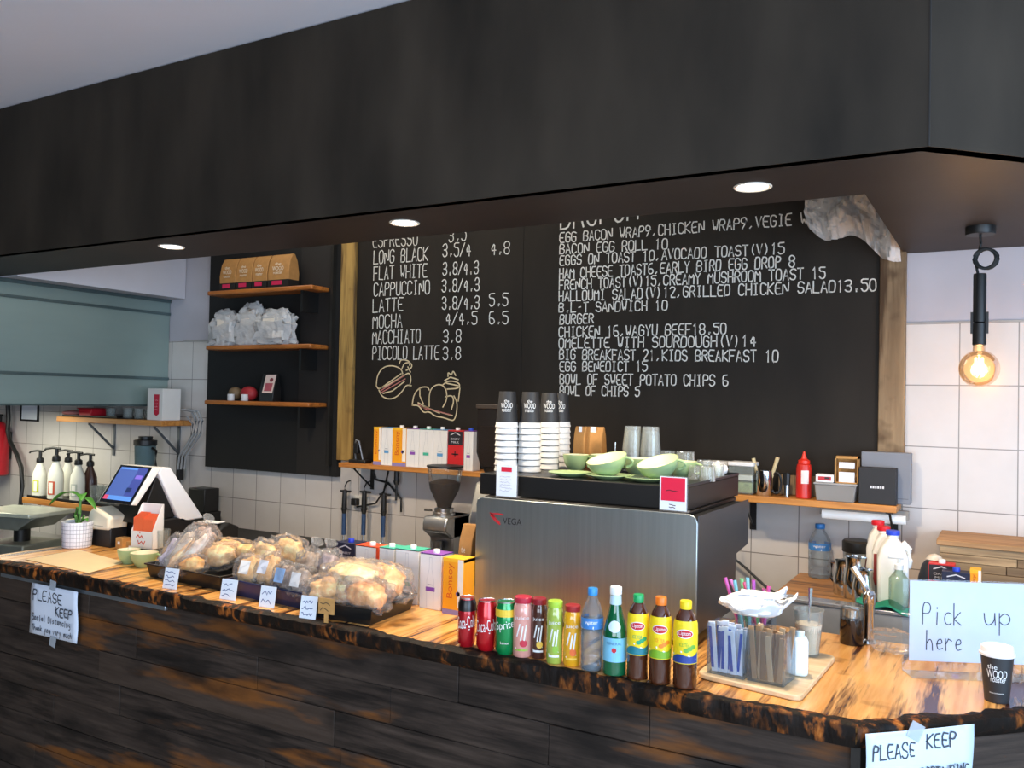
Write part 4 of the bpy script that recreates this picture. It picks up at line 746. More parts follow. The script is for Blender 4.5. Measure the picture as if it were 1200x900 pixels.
for k,(px,w,top,cl) in enumerate(((272,.04,452,'6E5A40'),(288,.045,449,'9A2028'))):
    p=PY(px,466,3.75); t=thing('tea_light',('brown-topped small white pot','red-domed small white pot')[k]+' on the lowest black-panel shelf','small pot',(p.x,3.76,ZL+.001),0,'small pots on the lowest shelf'); MB().lathe([(.02,0),(.022,.003),(.022,.04),(0,.04)],18,c=(.012,-.03,0)).build('pot',mk('C9C9C9',.4),t); m=MB(); m.ell((0,.015,.045),(.06,.045,.045) if k else (.045,.04,.04),18,10); m.build('dome',mk(cl,.6),t)
p=PY(315,466,3.76); t=thing('snack_pouch','dark stand-up pouch with pink and white picture label on the lowest black-panel shelf','pouch',(p.x,3.77,ZL+.001)); m=MB(); w,h=.12,.165
m.add([(-.055,-.035,0),(.055,-.035,0),(.055,.035,0),(-.055,.035,0),(-.058,-.03,.07),(.058,-.03,.07),(.058,.03,.07),(-.058,.03,.07),(-.06,-.002,h),(.06,-.002,h),(.06,.002,h),(-.06,.002,h)],[(0,3,2,1),(8,9,10,11)]+[(k*4+i,k*4+(i+1)%4,(k+1)*4+(i+1)%4,(k+1)*4+i) for k in range(2) for i in range(4)]); m.build('pouch',mk('1A1818',.35),t,bev=.004)
n_=Vector((0,-.095,.028)).normalized(); m=MB(); pf=flat((.012,-.0215,.105),(1,0,0),(0,.028/.099,.095/.099)); patch(m,pf,.085,.115,0,2); patch(m,flat((.012,-.0222,.105),(1,0,0),(0,.28,.96)),.06,.05,1,2,cy=-.02); patch(m,flat((.012,-.0228,.105),(1,0,0),(0,.28,.96)),.03,.025,2,shape='oval',cx=.012,cy=.025); m.build('label',[mk('D9C2B8',.6),mk('A8505A',.6),mk('7A3038',.6)],t,smooth=0)
# ---------------------------------------------------------------- register end of the counter
tag(MB().add([tuple(PZ(x,y,TOP+.0018)) for x,y in ((30,655.5),(92,644),(147,659),(104,671.5))]+[tuple(PZ(x,y,TOP+.0006)) for x,y in ((30,655.5),(92,644),(147,659),(104,671.5))],[(3,2,1,0),(0,1,5,4),(1,2,6,5),(2,3,7,6),(3,0,4,7)]).build('paper_sheet',mk('E6CFA2',.7,var=.04),smooth=0),'large cream paper sheet lying flat at the register end of the counter','paper sheet')
p=ground(90,641); r=S(34,p)/2; h=S(30,p)
t=thing('potted_plant','small green plant in a white grid-patterned pot at the left end of the counter','potted plant',p)
MB().lathe([(r*.86,0),(r*.92,.004),(r,h*.96),(r*.99,h),(r*.92,h),(r*.90,h*.8),(0,h*.8)],32,cap=False).build('pot',mk('E6E8F0',.4,var=.02),t)
m=MB(); rr=r*1.0
for k in range(6): z=h*(.1+.155*k); q=r*(.92+.08*z/h)+.0006; strokes(m,[[(-pi*q+i*pi*q/16,R.uniform(-.0006,.0006)) for i in range(33)]],cyl(q,z),.0018)
for k in range(30): strokes(m,[[(0,0.04*h),(0,.96*h)]],lambda a,b,k=k:((r*(.92+.08*b/h)+.0006)*math.cos(k*pi/15+a/r),(r*(.92+.08*b/h)+.0006)*math.sin(k*pi/15+a/r),b),.0016)
m.build('grid_pattern',mk('8C90A0',.6),t,smooth=0)
MB().lathe([(r*.9,h*.8),(r*.5,h*.86),(0,h*.88)],20,cap=False).build('soil',mk('2A2622',.9,var=.4,scale=60),t)
LEAF=mk('4F8F34',.4,var=.2,scale=20); m=MB(); m.tube([(.01,0,h*.8),(.012,0,h*1.3),(.02,0,h*2.0)],[.011,.009,.005]); m.tube([(.02,0,h*.82),(.035,0,h*1.1),(.05,0,h*1.25)],.004); m.tube([(-.03,.02,h*.82),(-.05,.02,h*1.2),(-.035,.02,h*1.5)],.007); m.build('stem',mk('5D9440',.5),t)
def leaf(t,base,dirv,L,wd,droop):
    d=Vector(dirv).normalized(); s_=d.cross(Vector((0,0,1))).normalized(); vs=[];fs=[]; n=9
    for i in range(n+1):
        u=i/n; w=wd*math.sin(pi*min(1,u*.94+.06))**.8; c=Vector(base)+d*L*u+Vector((0,0,.12*L*math.sin(pi*u)-droop*u*u*L)); vs+=[tuple(c-s_*w+Vector((0,0,w*.3))),tuple(c),tuple(c+s_*w+Vector((0,0,w*.3)))]
    for i in range(n):
        for k in range(2): fs.append((i*3+k,i*3+k+1,i*3+k+4,i*3+k+3))
    o=MB().add(vs,fs).build('leaf',LEAF,t,smooth=60); sm=o.modifiers.new('s','SOLIDIFY'); sm.thickness=.0012
leaf(t,(.02,0,h*1.98),(-1,-.25,.05),.19,.022,.35); leaf(t,(.02,0,h*2.0),(.8,-.5,.15),.10,.024,.3); leaf(t,(.02,0,h*1.9),(1,.3,-.1),.09,.022,.5); leaf(t,(.035,0,h*1.0),(1,-.2,.5),.07,.014,.3)
# POS terminal: two screens back to back in an A-frame
yB,yT=2.66,2.775; bl=PY(119,588,yB); tl=PY(139,546,yT); tr=PY(178,549,yT); XL0=(bl.x+tl.x)/2; XR0=tr.x+.012; zb=bl.z; zt=tl.z+.006; th=.028
t=thing('register_terminal','white A-frame point-of-sale terminal with lit blue touchscreen facing the customers','cash register',(0,0,0)); yR=yT+.30
sl=Vector((0,yT-yB,zt-zb)).normalized(); nr=Vector((0,-sl.z,sl.y))
m=MB(); m.prism([(yB,zb),(yT,zt),(yT+.05,zt),(yT+.035,zt-.02),(yB+.03,zb-.004)],XL0-.008,XR0,'x'); m.build('screen_housing',mk('E9E9E6',.35,var=.02),t,bev=.004)
m=MB(); m.prism([(yT+.045,zt),(yT+.03,zt-.03),(yR-.15,zb-.085),(yR-.125,zb-.11),(yR+.012,zb-.105),(yT+.10,zt-.005)],XL0-.008,XR0,'x'); m.build('rear_housing',mk('E4E6EA',.35,var=.02),t,bev=.006)
def scr(off,x0,x1,u0,u1,mb,mi):
    L=math.hypot(yT-yB,zt-zb); vs=[]
    for x,u in ((x0,u0),(x1,u0),(x1,u1),(x0,u1)): q=Vector((x,yB,zb))+sl*(u*L)+nr*off; vs.append(tuple(q))
    mb.add(vs,[(0,1,2,3)],mi)
m=MB(); W_=XR0-XL0
for k,(a,b,u0,u1,o) in enumerate(((.0,.97,.0,1.0,.0015),)): scr(o,XL0+a*W_,XL0+b*W_,u0,u1,m,0)
m.build('bezel',mk('0E0F14',.2),t,smooth=0)
m=MB(); cols=['4A62A8','3E4B94','5A8FE0','D05070','7C6AD0','22305E']
scr(.0025,XL0+.07*W_,XL0+.9*W_,.08,.95,m,0); scr(.003,XL0+.62*W_,XL0+.9*W_,.2,.95,m,1); scr(.0035,XL0+.07*W_,XL0+.9*W_,.08,.19,m,2); scr(.004,XL0+.07*W_,XL0+.2*W_,.08,.19,m,3); scr(.0035,XL0+.66*W_,XL0+.86*W_,.66,.76,m,4); scr(.0035,XL0+.6*W_,XL0+.75*W_,.3,.42,m,5); scr(.0035,XL0+.1*W_,XL0+.6*W_,.89,.93,m,2)
m.build('screen',[mk(c,.3,var=0,emit=.3) for c in cols],t,smooth=0)
m=MB(); m.prism([(yB+.06,TOP+.12),(yT+.03,zt-.05),(yT+.07,zt-.06),(yR-.06,TOP+.14)],XL0+.03,XR0-.02,'x'); m.build('core',BLACK,t,bev=.004)
m=MB(); m.prism([(yB+.12,TOP+.001),(yR+.0,TOP+.001),(yR+.0,TOP+.08),(yR-.12,TOP+.13),(yB+.12,TOP+.13)],XL0+.005,XR0+.0,'x'); m.build('base',mk('161618',.45),t,bev=.006)
m=MB(); p=PY(131,637,yB+.005); m.cbox((XL0+.05,yB+.118,TOP+.018),(.022,.006,.022)); m.build('white_sticker',WHITE,t)
t=thing('receipt_printer','cream slope-topped docket printer in front of the register screen','printer',(PY(127,615,2.70).x,2.705,TOP+.0005)); 
m=MB(); m.box((-.085,-.045,0),(.075,.045,.095)); m.build('lower_case',mk('19191B',.45),t,bev=.004); m=MB(); m.prism([(-.10,.09),(-.055,.08),(.075,.085),(.08,.15),(-.045,.19),(-.075,.165)],-.06,.05,'y'); m.build('top_case',mk('EFE8D2',.5,var=.02),t,bev=.012); MB().box((-.03,-.0605,.10),(.04,-.058,.104)).build('paper_slot',mk('B9B29C',.5),t)
# card box with orange cards
p=ground(172,654); t=thing('card_box','white box of orange loyalty cards standing before the register','card box',(p.x,p.y-.0,TOP+.0005),.15); s_=S(1,p); 
m=MB(); m.prism([(-.035,.0),(-.035,.115),(.03,.16),(.03,.0)],-.058,.058,'x'); m=MB(); w=.062
m.box((-w,-.035,.05),(w,-.032,.125)).box((-w,.03,.05),(w,.033,.245)).box((-w,-.035,.048),(w,.033,.052)); m.prism([(-.035,.05),(.033,.05),(.033,.245),(.02,.235),(-.035,.125)],-w,-w+.003,'x').prism([(-.035,.05),(.033,.05),(.033,.245),(.02,.235),(-.035,.125)],w-.003,w,'x'); m.build('box',mk('E8E6E2',.6,var=.02),t)
m=MB(); m.box((-w,-.03,.0),(w,.03,.048)); m.build('black_stand',BLACK,t)
m=MB()
for k in range(8): y=-.028+k*.006; m.box((-.056,y,.055),(-.001,y+.004,.185+.003*k)).box((.001,y,.055),(.056,y+.004,.18+.003*k))
m.build('cards',mk('E8683C',.6,var=.05),t); m=MB(); pf=flat((0,-.0358,.088)); strokes(m,[[(-.03,.01),(-.02,.02),(-.01,.008),(0,.018),(.01,.006)],[(-.02,-.005),(-.015,-.02),(0,-.008),(.012,-.022),(.02,-.006)],[(-.01,.03),(-.01,.034)]],pf,.005); m.build('print',mk('D8502E',.6),t,smooth=0)
for k,(px,py,w,h,lab) in enumerate(((144,643,.045,.055,'small kraft box with white square beside the docket printer'),(157,648,.05,.055,'small kraft box below the orange card box'))):
    p=ground(px,py); t=thing('kraft_box',lab,'small box',p,.1,'small kraft boxes at the register'); MB().box((-w/2,-.025,0),(w/2,.025,h)).build('box',KRAFT,t,bev=.002); MB().cbox((0,-.0256,h*.55),(.014,.001,.014)).build('sticker',WHITE,t)
for px,py,r,h,rz,lab in ((146,661,.048,.062,2.6,'pale green cup with handle facing left, before the register'),(164,665,.058,.062,.5,'wider pale green cup beside the first bread tray')):
    p=ground(px,py); mug('cup',lab,(p.x,p.y+.02,TOP+.0005),r,h,rz,0,'green cups at the register')
p=ground(182,655); glass('water_glass','clear glass behind the green cups at the register',(p.x,p.y+.03,TOP+.0005),.034,.038,.13,None)
p=ground(250,650); t=thing('card_machine','black payment machine with white slip behind the first bread tray','payment machine',(PY(250,620,2.9).x,2.90,TOP+.0005),.2); m=MB(); m.prism([(-.09,0),(.09,0),(.09,.11),(.02,.135),(-.09,.10)],-.08,.08,'x'); m.build('body',BLACK,t,bev=.006); MB().cbox((-.01,.0,.137),(.11,.06,.004)).build('paper_slip',WHITE,t)
p=PZ(312,640,TOP); t=thing('black_bowl','black bowl holding a blue lid behind the bread trays','bowl',(-2.86,2.90,TOP+.0005)); MB().lathe([(.05,0),(.07,.01),(.10,.07),(.095,.07),(.065,.015),(0,.012)],28,cap=False).build('bowl',BLACK,t)
t=thing('blue_lid','blue plastic lid resting beside the black bowl','lid',(-2.68,2.88,TOP+.0005)); MB().lathe([(.06,.0),(.075,.012),(.07,.03),(0,.038)],28).build('lid',mk('3A8FB8',.4),t)
# ---------------------------------------------------------------- bread trays
def tray(lab,FL,FR,depth,h,col,group='food trays on the counter'):
    a=PZ(*FL,TOP);b=PZ(*FR,TOP); w=(b-a).length; rz=math.atan2(b.y-a.y,b.x-a.x); t=thing('food_tray',lab,'tray',(a.x,max(a.y,2.215),TOP+.0005),rz,group)
    M=mk(col,.3,var=.05); e=.012; m=MB()
    m.add([(0,0,0),(w,0,0),(w,depth,0),(0,depth,0),(-e,-e,h),(w+e,-e,h),(w+e,depth+e,h),(-e,depth+e,h),(-e+.005,-e+.005,h),(w+e-.005,-e+.005,h),(w+e-.005,depth+e-.005,h),(-e+.005,depth+e-.005,h),(.005,.005,.005),(w-.005,.005,.005),(w-.005,depth-.005,.005),(.005,depth-.005,.005)],
      [(0,3,2,1),(12,13,14,15)]+[(i,(i+1)%4,4+(i+1)%4,4+i) for i in range(4)]+[(4+i,4+(i+1)%4,8+(i+1)%4,8+i) for i in range(4)]+[(8+i,8+(i+1)%4,12+(i+1)%4,12+i) for i in range(4)])
    m.build('tray',M,t,smooth=0); m=MB(); m.box((-e-.006,-e-.006,h-.004),(w+e+.006,-e+.001,h+.002)).box((-e-.006,depth+e-.001,h-.004),(w+e+.006,depth+e+.006,h+.002)).box((-e-.006,-e,h-.004),(-e+.001,depth+e,h+.002)).box((w+e-.001,-e,h-.004),(w+e+.006,depth+e,h+.002)); m.build('rim',M,t,bev=.001)
    return t,w,Matrix.Translation((a.x,max(a.y,2.215),TOP+.0005))@Matrix.Rotation(rz,4,'Z')
t1,w1,M1=tray('black tray of wrapped rolls and cookies, nearest the register',(176,676),(258,692),.27,.055,'191919')
t2,w2,M2=tray('small navy tray of cookies with round stickers, second along the counter',(272,697),(316,706),.22,.06,'1C2850')
t3,w3,M3=tray('small navy tray of tied cookie bags, third along the counter',(321,707),(353,713.5),.22,.06,'1A2444')
t4,w4,M4=tray('long black tray piled with bagged bread, nearest the milk cartons',(369,723),(434,733),.25,.055,'161616')
def breadmat(col):
    key=('bread',col)
    if key in MATS: return MATS[key]
    m,n,b,o=nt('bread_crust'); b.inputs['Roughness'].default_value=.55; c=tuple(min(1,v*1.25) for v in hx(col)); f=noise(n,22,5,rough=.65)
    n.links.new(ramp(n,f,[(.34,tuple(v*.66 for v in c[:3])+(1,)),(.50,c),(.64,tuple(min(1,v*1.4+.10) for v in c[:3])+(1,))]),b.inputs['Base Color']); bump(n,b,f,.5,.01); MATS[key]=m; return m
def bread(kind,lab,Mt,c,r,rot,col,group,seed,bagk=1.12,sticker=None,topknot=False,cat='bread'):
    """c local to the tray; r half-axes; rot = euler"""
    r=tuple(v*.88 for v in r); t=thing(kind,lab,cat,(0,0,0),0,group); t.matrix_world=Mt@Matrix.Translation(c)@Matrix.Rotation(rot[2],4,'Z')@Matrix.Rotation(rot[0],4,'X')@Matrix.Rotation(rot[1],4,'Y')
    MB().blob((0,0,0),r,26,16,.30,1.7,seed,.12,pw=.8).build(kind.split('_')[-1],breadmat(col),t,smooth=70)
    m=MB(); m.blob((0,0,0),tuple(v*bagk+.005 for v in r),30,20,.18,1.9,seed+.37,.30,pw=.7)
    if topknot: m.tube([(0,0,r[2]*.9),(.006,0,r[2]*1.25),(-.004,.004,r[2]*1.5),(.01,0,r[2]*1.95)],[.02,.007,.008,.026],10)
    m.build('plastic_bag',BAG,t,smooth=28)
    if sticker: MB().cbox((0,-r[1]*bagk-.008,r[2]*.1),(.044,.002,.05)).build('sticker',mk(sticker,.6,var=.02),t,bev=.0)
    return t
gr='wrapped baked goods on the counter'
bread('wrapped_cookie','purple-flecked wrapped cookie slab at the left end of the first tray',M1,(.035,.07,.085),(.035,.022,.075),(-.5,.25,.1),'B9AFC0',gr,1,1.1,None,cat='cookie')
bread('wrapped_cookie','white and blue wrapped cookie slab leaning second in the first tray',M1,(.085,.075,.105),(.03,.022,.095),(-.5,.35,.1),'C9B7A6',gr,2,1.1,None,cat='cookie')
bread('wrapped_roll','pale wrapped roll leaning third in the first tray',M1,(.12,.055,.08),(.03,.03,.085),(-.6,.4,0),'D9AE82',gr,3)
bread('wrapped_roll','bluish wrapped roll standing fourth in the first tray',M1,(.165,.075,.10),(.028,.025,.095),(-.5,.4,0),'D6C3B4',gr,4)
bread('wrapped_roll','crusty golden roll at the front right of the first tray',M1,(.215,.03,.065),(.05,.035,.033),(0,-.3,.3),'D79A50',gr,5)
bread('wrapped_roll','wrapped roll lying behind the golden one in the first tray',M1,(.21,.14,.085),(.10,.04,.045),(0,-.15,.25),'E0B27A',gr,6)
bread('wrapped_roll','wrapped roll at the back left of the first tray, topped with clear film',M1,(.07,.20,.13),(.06,.035,.06),(0,.2,.1),'C9A99A',gr,7,topknot=True)
bread('wrapped_roll','long wrapped roll overhanging the back right of the first tray',M1,(.25,.23,.10),(.14,.035,.04),(0,.05,.1),'DDA866',gr,8)
for k,(c,r,ro,col,st) in enumerate((((.05,.04,.09),(.055,.028,.05),(-.4,0,.1),'D2A266','F0EEEA'),((.045,.11,.13),(.06,.03,.055),(-.3,.2,0),'DDB27A',None),((.14,.05,.10),(.045,.028,.055),(-.4,0,0),'C99A62','E3E6F0'),((.11,.17,.15),(.07,.03,.05),(-.2,.1,.2),'D9AC70',None))):
    bread('wrapped_cookie',('wrapped cookie with round white sticker at the front left of the second tray','wrapped golden cookie at the back left of the second tray','wrapped cookie with pale sticker at the front right of the second tray','wrapped golden cookie at the back right of the second tray')[k],M2,c,r,ro,col,gr,20+k,1.12,st,cat='cookie')
for k,(c,r,ro,col,st) in enumerate((((.03,.03,.09),(.04,.03,.045),(-.3,0,0),'6A5448','8FB2DC'),((.06,.12,.115),(.05,.035,.06),(-.1,.1,0),'A58C74',None),((.11,.03,.085),(.04,.03,.045),(-.3,0,0),'8F8076','ECECEC'),((.13,.14,.12),(.05,.035,.055),(-.1,-.1,0),'8A7C80',None))):
    bread('wrapped_cookie',('dark wrapped cookie with blue sticker at the front of the third tray','tall tied cookie bag at the back left of the third tray','wrapped grey cookie with white sticker at the front right of the third tray','tied cookie bag with upright twist at the back right of the third tray')[k],M3,c,r,ro,col,gr,30+k,1.15,st,topknot=k in (1,3),cat='cookie')
for k,(c,r,ro,col) in enumerate((((.03,.05,.085),(.085,.05,.045),(0,-.1,.2),'E9B070'),((.05,.15,.115),(.10,.06,.05),(0,-.1,.1),'EDBB80'),((.17,.05,.085),(.085,.05,.045),(0,.1,-.1),'DE9A5C'),((.17,.16,.11),(.09,.06,.05),(0,.15,-.1),'E3A569'),((.10,.08,.135),(.09,.05,.038),(0,.0,.1),'EFC08A'))):
    bread('bagged_bread',('bag of golden bread at the front left of the long tray','bag of golden bread at the back left of the long tray','bag of browner bread at the front right of the long tray','bag of browner bread at the back right of the long tray','bag of pale bread on top of the pile in the long tray')[k],M4,c,r,ro,col,gr,40+k,1.13)
def pcard(lab,xa,xb,yt,yb,rows,col=PAPER,tl=-.18,pen=None):
    a=PZ((xa+xb)/2,yb,TOP); a.y=max(a.y,2.198); w=S(xb-xa,a)*.92; h=S(yb-yt,a)*.9; t=thing('price_card',lab,'price card',(a.x,a.y,TOP+.0005),.12,'price cards before the food trays',rx=tl)
    MB().box((-w/2,-.0008,0),(w/2,.0008,h)).build('card',col,t); m=MB(); scribble(m,flat((0,-.0014,h/2)),w*.75,h*.8,rows,.0042); m.build('writing',pen or BLUEPEN,t,smooth=0)
pcard('white handwritten price card leaning on the first black tray',187,210,664,690,4); pcard('white handwritten price card at the left navy tray',254,279,677,703,3); pcard('white handwritten price card between the two navy trays',300,324,685,712,2); pcard('white handwritten price card at the left end of the long bread tray',345,370,697,726,3)
p=PZ(382,726,TOP); p=Vector((p.x,2.192,0)); t=thing('price_card','brown kraft price card clipped to the front of the long bread tray','price card',(PY(382,704,2.19).x,2.1925,TOP+.03),.12,'price cards before the food trays'); MB().box((-.031,-.001,0),(.031,.001,.052)).build('card',KRAFT,t); m=MB(); scribble(m,flat((0,-.0016,.026)),.045,.04,2,.005); m.build('writing',mk('5A4630',.8),t,smooth=0); MB().box((-.008,-.0005,-.0295),(.008,.0008,0)).build('stem',KRAFT,t)
# ---------------------------------------------------------------- paper notices on the counter front
def notice(lab,M,w,h,rows,col,tapes):
    t=thing('paper_notice',lab,'notice',(0,0,0)); t.matrix_world=M
    m=MB(); m.add(*sheet(lambda u,v:(-w/2+w*u,-.003-.004*math.sin(3*u+2*v)-.002*math.sin(7*v),-h*v),10,8)); o=m.build('sheet',col,t,smooth=60); sm=o.modifiers.new('s','SOLIDIFY'); sm.thickness=.0006
    m=MB(); 
    for s_,x,y,ww,hh,lw in rows: stext(m,s_,flat((0,-.0095,0)),ww,hh,lw,0,x,y,.35,.74,1)
    m.build('handwriting',PEN,t,smooth=0)
    m=MB()
    for x,z,a in tapes: m.M=Matrix.Translation((x,-.0105,z))@Matrix.Rotation(a,4,'Y'); m.box((-.02,-.0006,-.02),(.02,.0006,.02))
    m.build('tape',clear('E8EEF4',.35,'E8EEF4',.2),t)
notice('white handwritten distancing notice taped to the left of the dark counter front',Matrix.Translation((-3.45,2.198,.882)),.318,.212,[('PLEASE',-.14,-.066,.21,.042,.0055),('KEEP',.02,-.115,.12,.034,.0055),('Social Distancing',-.14,-.152,.27,.026,.0035),('Thank you very much',-.14,-.195,.28,.024,.0032)],mk('DCE4F2',.8,var=.02),[(.0,.008,.1),(.01,-.225,.2)])
q0=Vector((-.19,2.316,0)); 
notice('white handwritten distancing notice taped at the angled corner of the counter',Matrix.Translation((-.187+.012,2.311-.012,.936))@Matrix.Rotation(pi/4,4,'Z'),.308,.212,[('PLEASE',-.136,-.062,.12,.034,.0042),('KEEP',.012,-.045,.09,.032,.0042),('SOCIAL',-.13,-.135,.11,.03,.004),('DISTANCING',-.002,-.118,.14,.026,.0036)],mk('CFE0EE',.8,var=.02),[(-.02,-.002,.5)])
# ---------------------------------------------------------------- pick-up sign and cup
A=Vector((-.255,2.722,TOP)); rz=.46; t=thing('pickup_sign','clear acrylic stand holding a handwritten pick-up sheet at the right end of the counter','sign',(A.x,A.y,TOP+.0005),rz)
H_=.262; L_=.345
m=MB(); m.box((0,-.002,0),(L_,.002,H_)).box((0,-.002,0),(L_,-.075,.003)); m.build('stand',clear('F8FAFC',.03,'DCE8F4',.05,gloss=.4),t)
m=MB(); m.box((.018,-.0035,.030),(L_+.0,-.0022,H_-.004)); m.build('sheet',mk('C4D2EC',.7,var=.02),t)
m=MB(); pf=flat((0,-.0042,0)); stext(m,'Pick',pf,.115,.062,.0028,0,.055,.135,.2,.75,2); stext(m,'up',pf,.085,.058,.0028,0,.225,.138,.2,.78,2); stext(m,'here',pf,.105,.055,.0028,0,.066,.062,.2,.78,2); m.build('handwriting',PEN,t,smooth=0)
p=ground(1168,821); h=S(64,p); r=S(39,p)/2*.93; t=thing('takeaway_cup','black paper coffee cup with white lid standing before the pick-up sign','coffee cup',p,face(p,1))
MB().lathe([(r*.70,0),(r*.72,.003),(r*.97,h*.84),(r*.98,h*.86)],36).build('cup_wall',mk('2A2B2E',.5,var=.05),t); MB().lathe([(r*1.0,h*.83),(r*1.06,h*.84),(r*1.06,h*.88),(r*.98,h*.90),(r*.95,h*.985),(r*.90,h),(r*.84,h*.985),(r*.82,h*.965),(0,h*.965)],36,cap=False).build('lid',mk('ECECEE',.35,var=.01),t)
m=MB(); rr=lambda b: r*(.72+.25*b/(h*.84))+.0006
pc=lambda a,b: ((rr(b))*math.sin(a/r),-(rr(b))*math.cos(a/r),b)
text(m,'the',lambda a,b:pc(a-r*.30,b+h*.665),r*.62,h*.085); text(m,'WOOD',lambda a,b:pc(a,b+h*.535),r*1.35,h*.15); text(m,'roaster',lambda a,b:pc(a+.004,b+h*.43),r*1.05,h*.075); text(m,'thewoodroaster',lambda a,b:pc(a,b+h*.19),r*1.1,h*.025); m.build('lettering',mk('F2F2F0',.6,var=0),t,smooth=0)
# ---------------------------------------------------------------- serving board set
pts=[PZ(x,y,TOP+.015) for x,y in ((816,788),(938,817),(980,768),(868,748))]; bb=MB(); c=sum(pts,Vector())/4
ring=[]
for i in range(4):
    p0,p1,p2=pts[i-1],pts[i],pts[(i+1)%4]; d0=(p0-p1).normalized();d2=(p2-p1).normalized(); r=.03
    for k in range(6): u=k/5; q=(p1+d0*r)*(1-u)**2+p1*2*u*(1-u)+(p1+d2*r)*u*u; ring.append((q.x,q.y))
bb.prism(ring,TOP+.0008,TOP+.015,'z'); o=bb.build('serving_board',woodmat('pale_board','E3C9A2','CBAA7C',(4,40,40),.5),bev=.003); tag(o,'pale rounded wooden serving board under the sugar caddies','serving board')
BT=TOP+.0155
AC=clear('F4F8FB',.03,'DDE8F2',.04)
def caddy(lab,FL,FR,d,h,kind):
    a=PZ(*FL,BT);b=PZ(*FR,BT); w=(b-a).length; rz=math.atan2(b.y-a.y,b.x-a.x); t=thing('sachet_caddy',lab,'caddy',(a.x,a.y,BT+.0003),rz,'acrylic caddies on the board'); e=.003
    m=MB(); m.box((0,0,0),(w,d,e)).box((0,0,0),(w,e,h)).box((0,d-e,0),(w,d,h)).box((0,0,0),(e,d,h)).box((w-e,0,0),(w,d,h)); m.build('box',AC,t)
    Mt=Matrix.Translation((a.x,a.y,BT))@Matrix.Rotation(rz,4,'Z'); g=random.Random(len(kind))
    n=6 if kind=='s' else 7
    for row_ in range(3):
        for k in range(n):
            x=e+.008+(w-2*e-.016)*(k+.5)/n; tl=g.uniform(-.12,.12); y=.016+row_*(d-.03)/2.2; hh=h*g.uniform(.86,1.02) if kind=='s' else h*g.uniform(.88,1.05)
            s=thing('sugar_sachet' if kind=='s' else 'wooden_stirrer',('blue and white paper sugar stick in the left caddy' if kind=='s' else 'brown paper-wrapped stirrer stick in the right caddy'),'sachet' if kind=='s' else 'stirrer',(0,0,0),0,'sugar sticks in the left caddy' if kind=='s' else 'wrapped stirrers in the right caddy'); s.matrix_world=Mt@Matrix.Translation((x,y+k%2*.004,e+.001))@Matrix.Rotation(tl,4,'Y')
            ww=(w/n)*.52; m=MB(); m.box((-ww,-.0025,0),(ww,.0025,hh)); m.build('stick',mk('DDE2EE' if kind=='s' else ('A9835C','C4A47E','8E6A48')[k%3],.6),s,bev=.001)
            if kind=='s': MB().box((-ww*.95,-.003,hh*.08),(-ww*.1,-.0026,hh*.9)).build('stripe',mk('2E4BA8',.5,var=0),s)
caddy('left clear acrylic caddy full of blue and white sugar sticks',(828,788),(871,797),.085,.135,'s'); caddy('right clear acrylic caddy full of brown wrapped stirrers',(875,797),(918,806),.095,.135,'w')
# napkin bowl with straws
p=PY(887,722,2.52); NZ=BT+.145
t=thing('napkin_bowl','white crumpled paper napkins fanned in a shallow bowl on top of the caddies','napkins',(p.x+.006,2.475,NZ))
m=MB()
def nb(u,v):
    a=2*pi*u; r=.045+.05*v; z=.030*v**1.1+.006*v*math.sin(5*a+1)+.004*v*math.sin(11*a); k=max(0,math.cos(a)); return (r*(1.1+.12*k)*math.cos(a),r*.8*math.sin(a),z+.034*v*k**2)
vs,fs=sheet(nb,48,8); m.add(vs,fs); m.add([(0,0,.001)]+[nb(i/48,0) for i in range(48)],[(0,1+(i+1)%48,1+i) for i in range(48)]); o=m.build('bowl',mk('E9EEF4',.8,var=.02),t,smooth=50); sm=o.modifiers.new('s','SOLIDIFY'); sm.thickness=.002
m=MB(); 
m.blob((-.008,0,.026),(.075,.055,.026),26,16,.2,1.6,3,.3)
for k in range(3): m.add(*sheet(lambda u,v,k=k:(-.045+.125*u,-.03+.07*v+.004*k,.034+.006*k+.034*u*u+.010*math.sin(4*u+k)+.008*math.sin(6*v+2*k)),10,8))
o=m.build('napkins',mk('F0F3F7',.85,var=.02),t,smooth=50)
SX=p.x-.02
t=thing('straw_holder','clear acrylic tub behind the caddies holding coloured straws','straw holder',(SX,2.605,BT+.0003)); m=MB(); w=.05; m.box((-w,-.03,0),(w,.03,.003)).box((-w,-.03,0),(w,-.027,.17)).box((-w,.027,0),(w,.03,.17)).box((-w,-.03,0),(-w+.003,.03,.17)).box((w-.003,-.03,0),(w,.03,.17)); m.build('tub',AC,t)
for k,(tx,tyy,col,cn) in enumerate(((850,677,'D86AC0','magenta'),(861,680,'7FD0E4','sky blue'),(869,678,'8FDC9A','mint green'),(876,677,'8FD4E8','pale blue'),(883,680,'D468C8','violet'),(889,694,'6FBF78','leaf green'),(895,690,'E87AB8','pink'),(901,687,'E05AA8','hot pink'),(856,679,'E88AC8','light pink'),(872,682,'E06088','rose'))):
    q=PY(tx,tyy,2.60); b0=Vector((SX-.035+.007*k,2.605+(-.012 if k%2 else .012),BT+.005)); tp=Vector((q.x,2.60,q.z)); L=(tp-b0); t=thing('straw','%s drinking straw, %s'%(cn,'leaning far left' if k==0 else 'standing behind the napkins'),'straw',b0,0,'straws behind the napkins'); t.rotation_euler=Vector((0,0,1)).rotation_difference(L).to_euler()
    MB().lathe([(.0055,0),(.0055,L.length),(.0045,L.length),(.0045,.0)],12,cap=False).build('tube',mk(col,.35,var=0),t)
